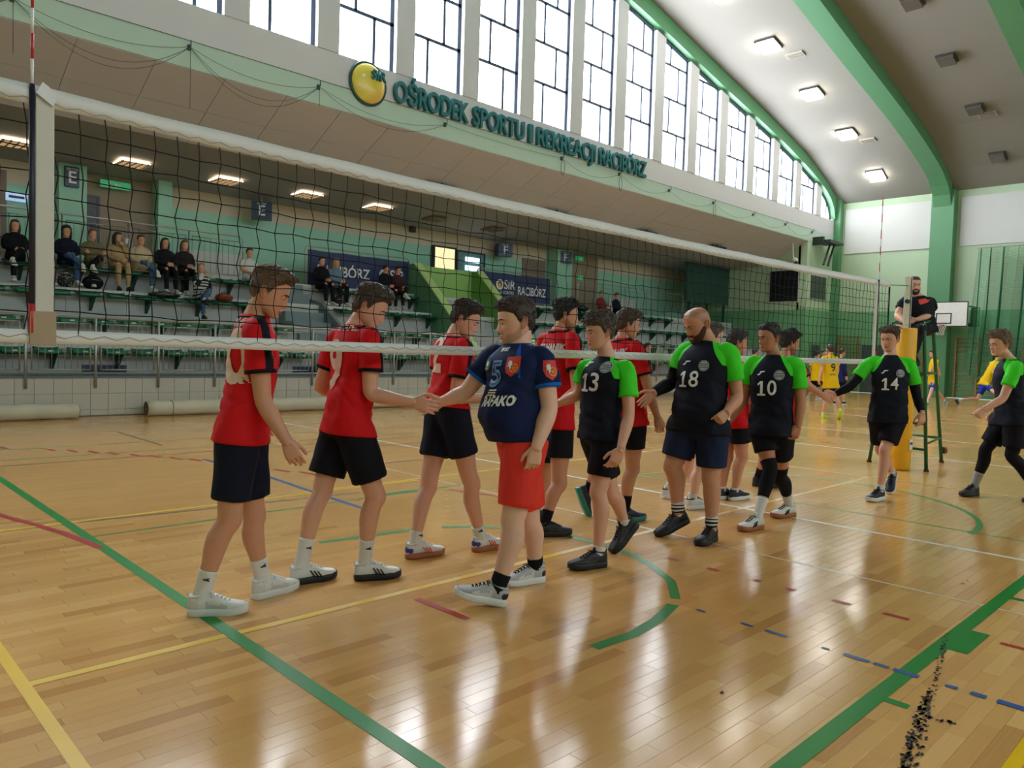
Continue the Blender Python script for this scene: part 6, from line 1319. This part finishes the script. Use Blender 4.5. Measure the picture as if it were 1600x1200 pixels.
red(J, 'player in red shirt with short dark hair between numbers 18 and 10', skin='mid', hair=(52, 44, 40), style=dict(top=.02, side=.009, mess=.3), shoe=(sN, soW, lcW), sock_h=.9, short_len=.62)
J = pose(8.1, (1226, 561), (1222, 648), (1234, 537), 28, 20, 8, -10, armR=((1263, 603, -.02), (1284, 617, -.05), (1298, 624, 0)), thumbR=(0, 1, 0), palmR=(0, 0, -1), kneeR=(1212, 705), kneeL=(1200, 706), footR=('p', 1196, 763, 1222, 760), footL=('p', 1178, 760, 1204, 757))
red(J, 'black haired player in red shirt reaching to shake hands with number 14', skin='mid', hair=(24, 22, 24), style=dict(top=.034, side=.014, mess=.45, tl=.03), stub=.6, shoe=(sK, soK, lcK), shoe_over=mShDk, sock=mSockK, handR='shake')
# umpire
J = pose(10.75, (1434, 464), (1440, 513), (1428, 446), 282, 275, 264, -4, sw=.20, armL=((1454, 492, -.10), (1432, 500, -.20), (1423, 503, 0)), armR=((1402, 493, 0), (1415, 503, -.22), (1424, 505, 0)), kneeL=(1438, 512, -.22), kneeR=(1404, 513, -.22), footL=('a', 1428, 554, 255, -20, -.38), footR=('a', 1398, 554, 255, -20, -.38))
mTeeK = M('tee_black', (20, 22, 30), .75, .1, 12, bump=.1)
PU = person(J, dict(label='umpire in black shirt with red logo sitting on the green stand', skin='fair', k=1.12, arm=1.2, hs=1.06, nk=1.2, hair=(70, 54, 46), style=dict(top=.004, side=.003, mess=.2), stub=.9, beard=.006, beardc=(66, 48, 40), shirt=mTeeK, collar=mTeeK, shorts=M('trousers_charcoal', (36, 40, 46), .75), legwear='trousers', sock=mSockK, sock_h=.8, shoe=(sK, soK, lcK), shoe_over=mShDk, handL='hold', handR='hold', z0=1.86, sleeve_len=.55))
mRedP = M('print_red', (214, 60, 44), .6)
decal_mesh(flat([[(-.10, .0), (-.08, .045), (.03, .05), (.05, .02), (.11, .035), (.02, -.012), (-.09, -.03)]]), PU, 'front', -.01, .36, mRedP, 'chest_logo')
# far players in yellow
mYel = M('jersey_yellow', (236, 192, 18), .65, .08, 8, bump=.1); mBluSh = M('shorts_royal_blue', (30, 54, 160), .65, .08, 8); mJkt = M('jacket_navy', (30, 38, 84), .7, .1, 8); sY = M('shoe_fluo', (196, 226, 60), .5); mGreyS = M('shoe_grey', (120, 124, 130), .5)
FB = dict(fine=False, shirt=mYel, shorts=mSho, sock=mSockW, sock_h=.85, vox=.018, style=dict(top=.022, side=.010), hair=(60, 46, 38), skin='fair')
def far(J, lab, **kw): d = dict(FB); d.update(kw); d['label'] = lab; return person(J, d)
J = pose(18.7, (1297, 556), (1298, 599), (1297, 547), 105, 100, 110, -5, armL=((1285, 575, 0), (1280, 592, 0), (1279, 600, 0)), kneeL=(1290, 625), kneeR=(1307, 622), footL=('p', 1282, 655, 1292, 652), footR=('t', 1311, 655, 80, -55))
PY = far(J, 'player in yellow shirt number 9 with fluorescent shoes seen from behind', shoe=(sY, sY, sY)); number(PY, '9', 'back', .0, .38, .26, mStK, .13, .006); decal_mesh(flat([[(-.09, -.03), (-.05, .03), (.02, .025), (.12, -.005), (.02, .008), (-.04, .012)]]), PY, 'back', -.02, .20, mBluSh, 'back_print')
J = pose(26.4, (1277, 561), (1276, 590), (1277, 554), 40, 40, 20, -5, kneeL=(1270, 606), kneeR=(1276, 606), footL=('p', 1258, 627, 1267, 625), footR=('p', 1272, 626, 1281, 624)); far(J, 'dark haired player in yellow left of the yellow number 9', shoe=(sG, soW, sG), hair=(40, 30, 26))
J = pose(27.4, (1288, 560), (1288, 588), (1288, 552), 300, 300, 280, -5, kneeL=(1290, 604), kneeR=(1285, 604), footL=('g', 1290, 624, 290), footR=('g', 1284, 624, 290)); far(J, 'player in yellow mostly hidden behind the yellow number 9', shoe=(sG, soW, sG))
J = pose(24.8, (1315, 560), (1314, 592), (1316, 551), 10, 10, 5, -5, kneeL=(1312, 612), kneeR=(1317, 612), footL=('p', 1300, 633, 1309, 631), footR=('p', 1313, 633, 1326, 632)); far(J, 'person in navy jacket standing right of the yellow number 9', shirt=mJkt, sleeve_len=1.2, shoe=(sN, soW, sN))
J = pose(25.5, (1179, 560), (1178, 592), (1180, 551), 10, 10, 15, -5, kneeL=(1176, 610), kneeR=(1181, 610), footL=('p', 1168, 629, 1178, 627), footR=('p', 1180, 629, 1189, 627)); far(J, 'player in yellow glimpsed between the heads of numbers 18 and 10', shoe=(sG, soW, sG))
J = pose(26.5, (1460, 561), (1458, 596), (1457, 553), 175, 175, 175, -5, armL=((1455, 579, 0), (1451, 586, 0), (1448, 585, 0)), armR=((1466, 574, 0), (1468, 582, 0), (1469, 588, 0)), kneeL=(1455, 612), kneeR=(1466, 613), footL=('p', 1452, 634, 1442, 635), footR=('a', 1477, 627, 200, -50, .1)); far(J, 'runner in yellow shirt and blue shorts seen behind the umpire stand', shorts=mBluSh, shoe=(mGreyS, soW, lcW))
J = pose(27.6, (1556, 565), (1538, 597), (1560, 556), 10, 10, 15, -5, armR=((1552, 582, -.1), (1560, 594, 0), (1564, 599, 0)), armL=((1566, 578, .1), (1574, 574, 0), (1578, 571, 0)), kneeR=(1527, 623), kneeL=(1555, 614), footR=('a', 1497, 625, 15, -60, 0), footL=('p', 1566, 637, 1578, 636)); far(J, 'runner in yellow leaning forward with one leg stretched behind', shorts=mBluSh, shoe=(mGreyS, soK, lcW))
# ---- spectators
def seated(X, r, lab, yaw=0., cross=0, lean=.0, h=.95, yshift=0., arms='lap', **kw):
    zf = TF[r]; zs = TF[r + 1] - .10; Y = TY[r + 1] - .24 + yshift
    f = np.array([math.sin(math.radians(yaw)), -math.cos(math.radians(yaw)), 0]); l = np.array([-f[1], f[0], 0]); U_ = np.array([0, 0, 1.]); J = {}
    J['pel'] = np.array([X, Y, zs + .10]); J['neck'] = J['pel'] + U_ * .53 * h + f * (lean - .04); J['head'] = J['neck'] + U_ * .165 * h + f * .035; J['hdir'] = f + l * kw.pop('turn', 0.) + U_ * kw.pop('nod', -.05)
    for s, g in (('L', 1), ('R', -1)):
        J['sh' + s] = J['neck'] - U_ * .06 + l * g * .165 * h; J['hip' + s] = J['pel'] + l * g * .085; kn = J['hip' + s] + f * .41 * h + U_ * (.03 if cross else .0) + l * g * .02; an = kn - U_ * (zs + .10 - zf - .10) * .97 + f * .03
        if cross and s == ('R' if cross > 0 else 'L'): kn = kn - l * g * .07 + U_ * .09; an = kn - l * g * .20 - U_ * .22 + f * .22
        an[2] = max(an[2], zf + .1); J['kn' + s], J['an' + s] = kn, an; J['toe' + s] = _n(f + l * g * .15 + U_ * (-.35 if cross and s == ('R' if cross > 0 else 'L') else 0))
        J['el' + s] = J['sh' + s] - U_ * .25 * h + l * g * .05 + f * .05; J['wr' + s] = J['hip' + s] + f * .27 + U_ * .12 - l * g * .06
        if arms == 'chin' and s == 'R': J['el' + s] = J['sh' + s] - U_ * .22 + f * .2; J['wr' + s] = J['head'] - U_ * .13 + f * .11
        if arms == 'cup' and s == 'L': J['el' + s] = J['sh' + s] - U_ * .24 + f * .1 + l * .03; J['wr' + s] = J['head'] - U_ * .16 + f * .16 + l * .06
        if arms == 'fold': J['wr' + s] = J['neck'] - U_ * .26 + f * .2 - l * g * .12
        J['ha' + s] = J['wr' + s] + f * .1 - l * g * .04; J['th' + s] = U_; 
    d = dict(fine=False, vox=.018, h=h, sleeve_len=1.2, legwear='trousers', sock=mSockW, sock_h=.8, label=lab, z0=zf, shoe=(sW, soW, lcW), hair=(44, 32, 28), skin='fair', style=dict(top=.018, side=.012), group='spectators in the stand'); d.update(kw); return person(J, d)
def cl(n, c): return M('cloth_' + n, c, .8, .12, 10, bump=.12, bscale=50)
LH = lambda l=.22: dict(top=.016, side=.012, long=l, line=-.004)
jb, den, blk, nvy = cl('black', (26, 26, 34)), cl('denim', (70, 100, 140)), cl('black_trousers', (24, 25, 32)), cl('navy', (28, 32, 54))
seated(2.95, 3, 'spectator at the far left edge in black trousers and white shoes', shirt=jb, shorts=cl('denim_light', (120, 140, 160)), style=LH(), cross=1)
seated(3.62, 3, 'young woman in black jacket with long brown hair, left of the white net band', shirt=jb, shorts=blk, style=LH(.26), hair=(66, 44, 36), cross=-1)
seated(4.10, 3, 'spectator in peach trousers half hidden by the white net band', shirt=cl('brown', (70, 52, 50)), shorts=cl('peach', (204, 150, 116)), style=LH(.15))
seated(4.58, 3, 'young woman in navy top with dark curly hair and blue jeans', shirt=nvy, shorts=den, style=dict(top=.03, side=.03, long=.2, mess=.5), hair=(28, 22, 24), cross=1)
seated(5.10, 3, 'young man in olive jacket with arms folded', shirt=cl('olive', (120, 112, 84)), shorts=blk, arms='fold', turn=.3, hair=(110, 84, 60), cross=-1)
sp5 = seated(5.62, 3, 'woman in beige shirt and dark vest drinking from a paper cup', shirt=cl('beige', (176, 150, 112)), sleeve=cl('beige', (176, 150, 112)), shorts=cl('khaki', (176, 148, 106)), style=LH(.24), hair=(52, 34, 30), arms='cup', turn=.4, shoe=(sK, soK, lcK), shoe_over=mShDk)
seated(6.12, 3, 'woman in cream jacket and blue jeans beside the woman with the cup', shirt=cl('cream', (204, 182, 152)), shorts=den, hair=(74, 52, 42), cross=1)
seated(6.66, 3, 'young woman in black leather jacket with hood', shirt=cl('leather_black', (32, 32, 38)), shorts=blk, style=LH(.2), hair=(48, 34, 30))
seated(7.12, 3, 'young woman in dark top at the right end of the seated group', shirt=cl('dark_grey', (46, 42, 44)), shorts=blk, style=LH(.24), hair=(90, 70, 56))
seated(7.16, 2, 'woman in striped top with chin on hand, one row below the group', shirt=M2('striped_top', (206, 206, 204), [('hoop', (30, 34, 48))]), shorts=den, hair=(160, 116, 80), style=dict(top=.012, side=.008), arms='chin', cross=-1, shoe=(sK, soK, lcK), shoe_over=mShDk)
seated(8.78, 3, 'man in white T-shirt and dark jeans holding a phone', shirt=cl('white_tee', (214, 214, 212)), sleeve_len=.62, shorts=cl('dark_jeans', (34, 38, 58)), hair=(60, 46, 38), shoe=(sK, soK, lcK), shoe_over=mShDk, yshift=.05)
seated(10.85, 3, 'young man in black coat beside the blonde woman, in front of the left banner', shirt=jb, shorts=blk, hair=(34, 28, 28)); seated(11.30, 3, 'blonde woman in denim jacket in front of the left banner', shirt=cl('denim_jacket', (112, 136, 164)), shorts=blk, style=LH(.26), hair=(170, 136, 100))
seated(12.95, 3, 'woman with tied dark hair in black coat, turned to her neighbour', shirt=jb, shorts=blk, hair=(40, 26, 26), turn=.8, style=dict(top=.02, side=.014), lean=.05); seated(13.42, 3, 'young man in maroon jacket with legs stretched out', shirt=cl('maroon', (72, 40, 44)), shorts=blk, hair=(36, 28, 28), nod=-.3, cross=-1)
seated(23.05, 3, 'man in red jacket sitting at the right of the stand', shirt=cl('red_jacket', (136, 52, 58)), shorts=blk, hair=(150, 140, 130), turn=.5, nod=-.2); seated(24.0, 3, 'man in dark jacket sitting right of the man in red jacket', shirt=nvy, shorts=blk, hair=(110, 100, 96), nod=-.2)
J = {}; X, Y = 20.5, 14.75; f = _n([.55, -.83, 0]); l = np.array([-f[1], f[0], 0]); U_ = np.array([0, 0, 1.]); J['pel'] = np.array([X, Y, .93]); J['neck'] = J['pel'] + U_ * .60; J['head'] = J['neck'] + U_ * .18 + f * .03; J['hdir'] = f
for s, g in (('L', 1), ('R', -1)):
    J['sh' + s] = J['neck'] - U_ * .06 + l * g * .18; J['el' + s] = J['sh' + s] - U_ * .28 + l * g * .05; J['wr' + s] = J['el' + s] - U_ * .22 + f * .1; J['ha' + s] = J['wr' + s] - U_ * .1; J['hip' + s] = J['pel'] + l * g * .09; J['kn' + s] = J['hip' + s] - U_ * .42 + f * .01; J['an' + s] = J['kn' + s] - U_ * .41; J['an' + s][2] = .1; J['toe' + s] = f + l * g * .2
person(J, dict(fine=False, vox=.018, label='man in dark tracksuit standing by the railing at the foot of the stand', shirt=nvy, sleeve_len=1.2, shorts=nvy, legwear='trousers', sock=mSockW, shoe=(sN, soW, lcW), hair=(60, 50, 44), skin='mid'))
# ---- small things among the spectators
def bag(loc_, size, mat, lab, name='backpack', dots=False):
    e = empty(name, loc_, lab, 'bag', 'bags left in the stand'); b = MB(); b.ball((0, 0, size[2] * .5), size[0], size[1], size[2] * .52, 20); V = b.v[0]; V[:, 2] = np.maximum(V[:, 2], 0.0); b.v[0] = V + noise3(V, (9, 9, 9), loc_[0])[:, None] * .02 * np.array([1, 1, 0]); b.build('bag_body', mat, e, True)
    MB().tube([(-size[0] * .4, 0, size[2]), (0, -.02, size[2] * 1.18), (size[0] * .4, 0, size[2])], .012, 6).build('handle', mStK, e, True); MB().tube([(-size[0] * .6, -size[1] * .75, size[2] * .7), (0, -size[1] * 1.0, size[2] * .72), (size[0] * .6, -size[1] * .75, size[2] * .7)], .006, 5).build('zip', mSteel, e, True)
    if dots:
        d = MB(); r_ = random.Random(2)
        for q in range(60):
            a, t = r_.uniform(math.pi, 2 * math.pi), r_.uniform(.2, .9); p = (size[0] * 1.0 * math.cos(a) * math.sin(math.pi * t), size[1] * 1.02 * math.sin(a) * math.sin(math.pi * t), size[2] * .5 - size[2] * .52 * math.cos(math.pi * t)); d.ball(p, .008, seg=6)
        o = d.build('dots', lcW, e); o['kind'] = 'stuff'
bag((4.45, 18.33, 2.5), (.17, .12, .32), mStK, 'black backpack with white dots at the feet of the woman in navy', dots=True); bag((4.98, 18.36, 2.5), (.22, .12, .30), mSho, 'plain black bag on the ledge beside the dotted backpack', 'shoulder_bag')
bag((6.35, 17.95, 2.41), (.36, .16, .12), mStK, 'black coat bundle lying on the third row seats', 'coat_bundle'); bag((7.75, 17.98, 2.41), (.22, .14, .20), M('bag_orange_black', (130, 56, 40), .7, .6, 12), 'orange and black bag beside the woman in striped top', 'shoulder_bag'); bag((11.1, 18.35, 2.5), (.14, .1, .3), cl('maroon_bag', (54, 34, 44)), 'dark maroon backpack between the couple under the left banner')
bag((21.9, 18.8, 3.02), (.35, .2, .22), mStK, 'black bags on the seats left of the man in red jacket', 'sports_bag')
pcup = sp5['nb'] + np.array([.10, -.30, .06]); e = empty('paper_cup', pcup, 'white paper cup held by the woman in beige', 'cup'); b = MB(); b.tube([(0, 0, -.06), (0, 0, .05)], [.03, .04], 14); b.build('cup_body', lcW, e, True); MB().tube([(0, 0, .05), (0, 0, .06)], .043, 14).build('cup_lid', lcW, e, True)
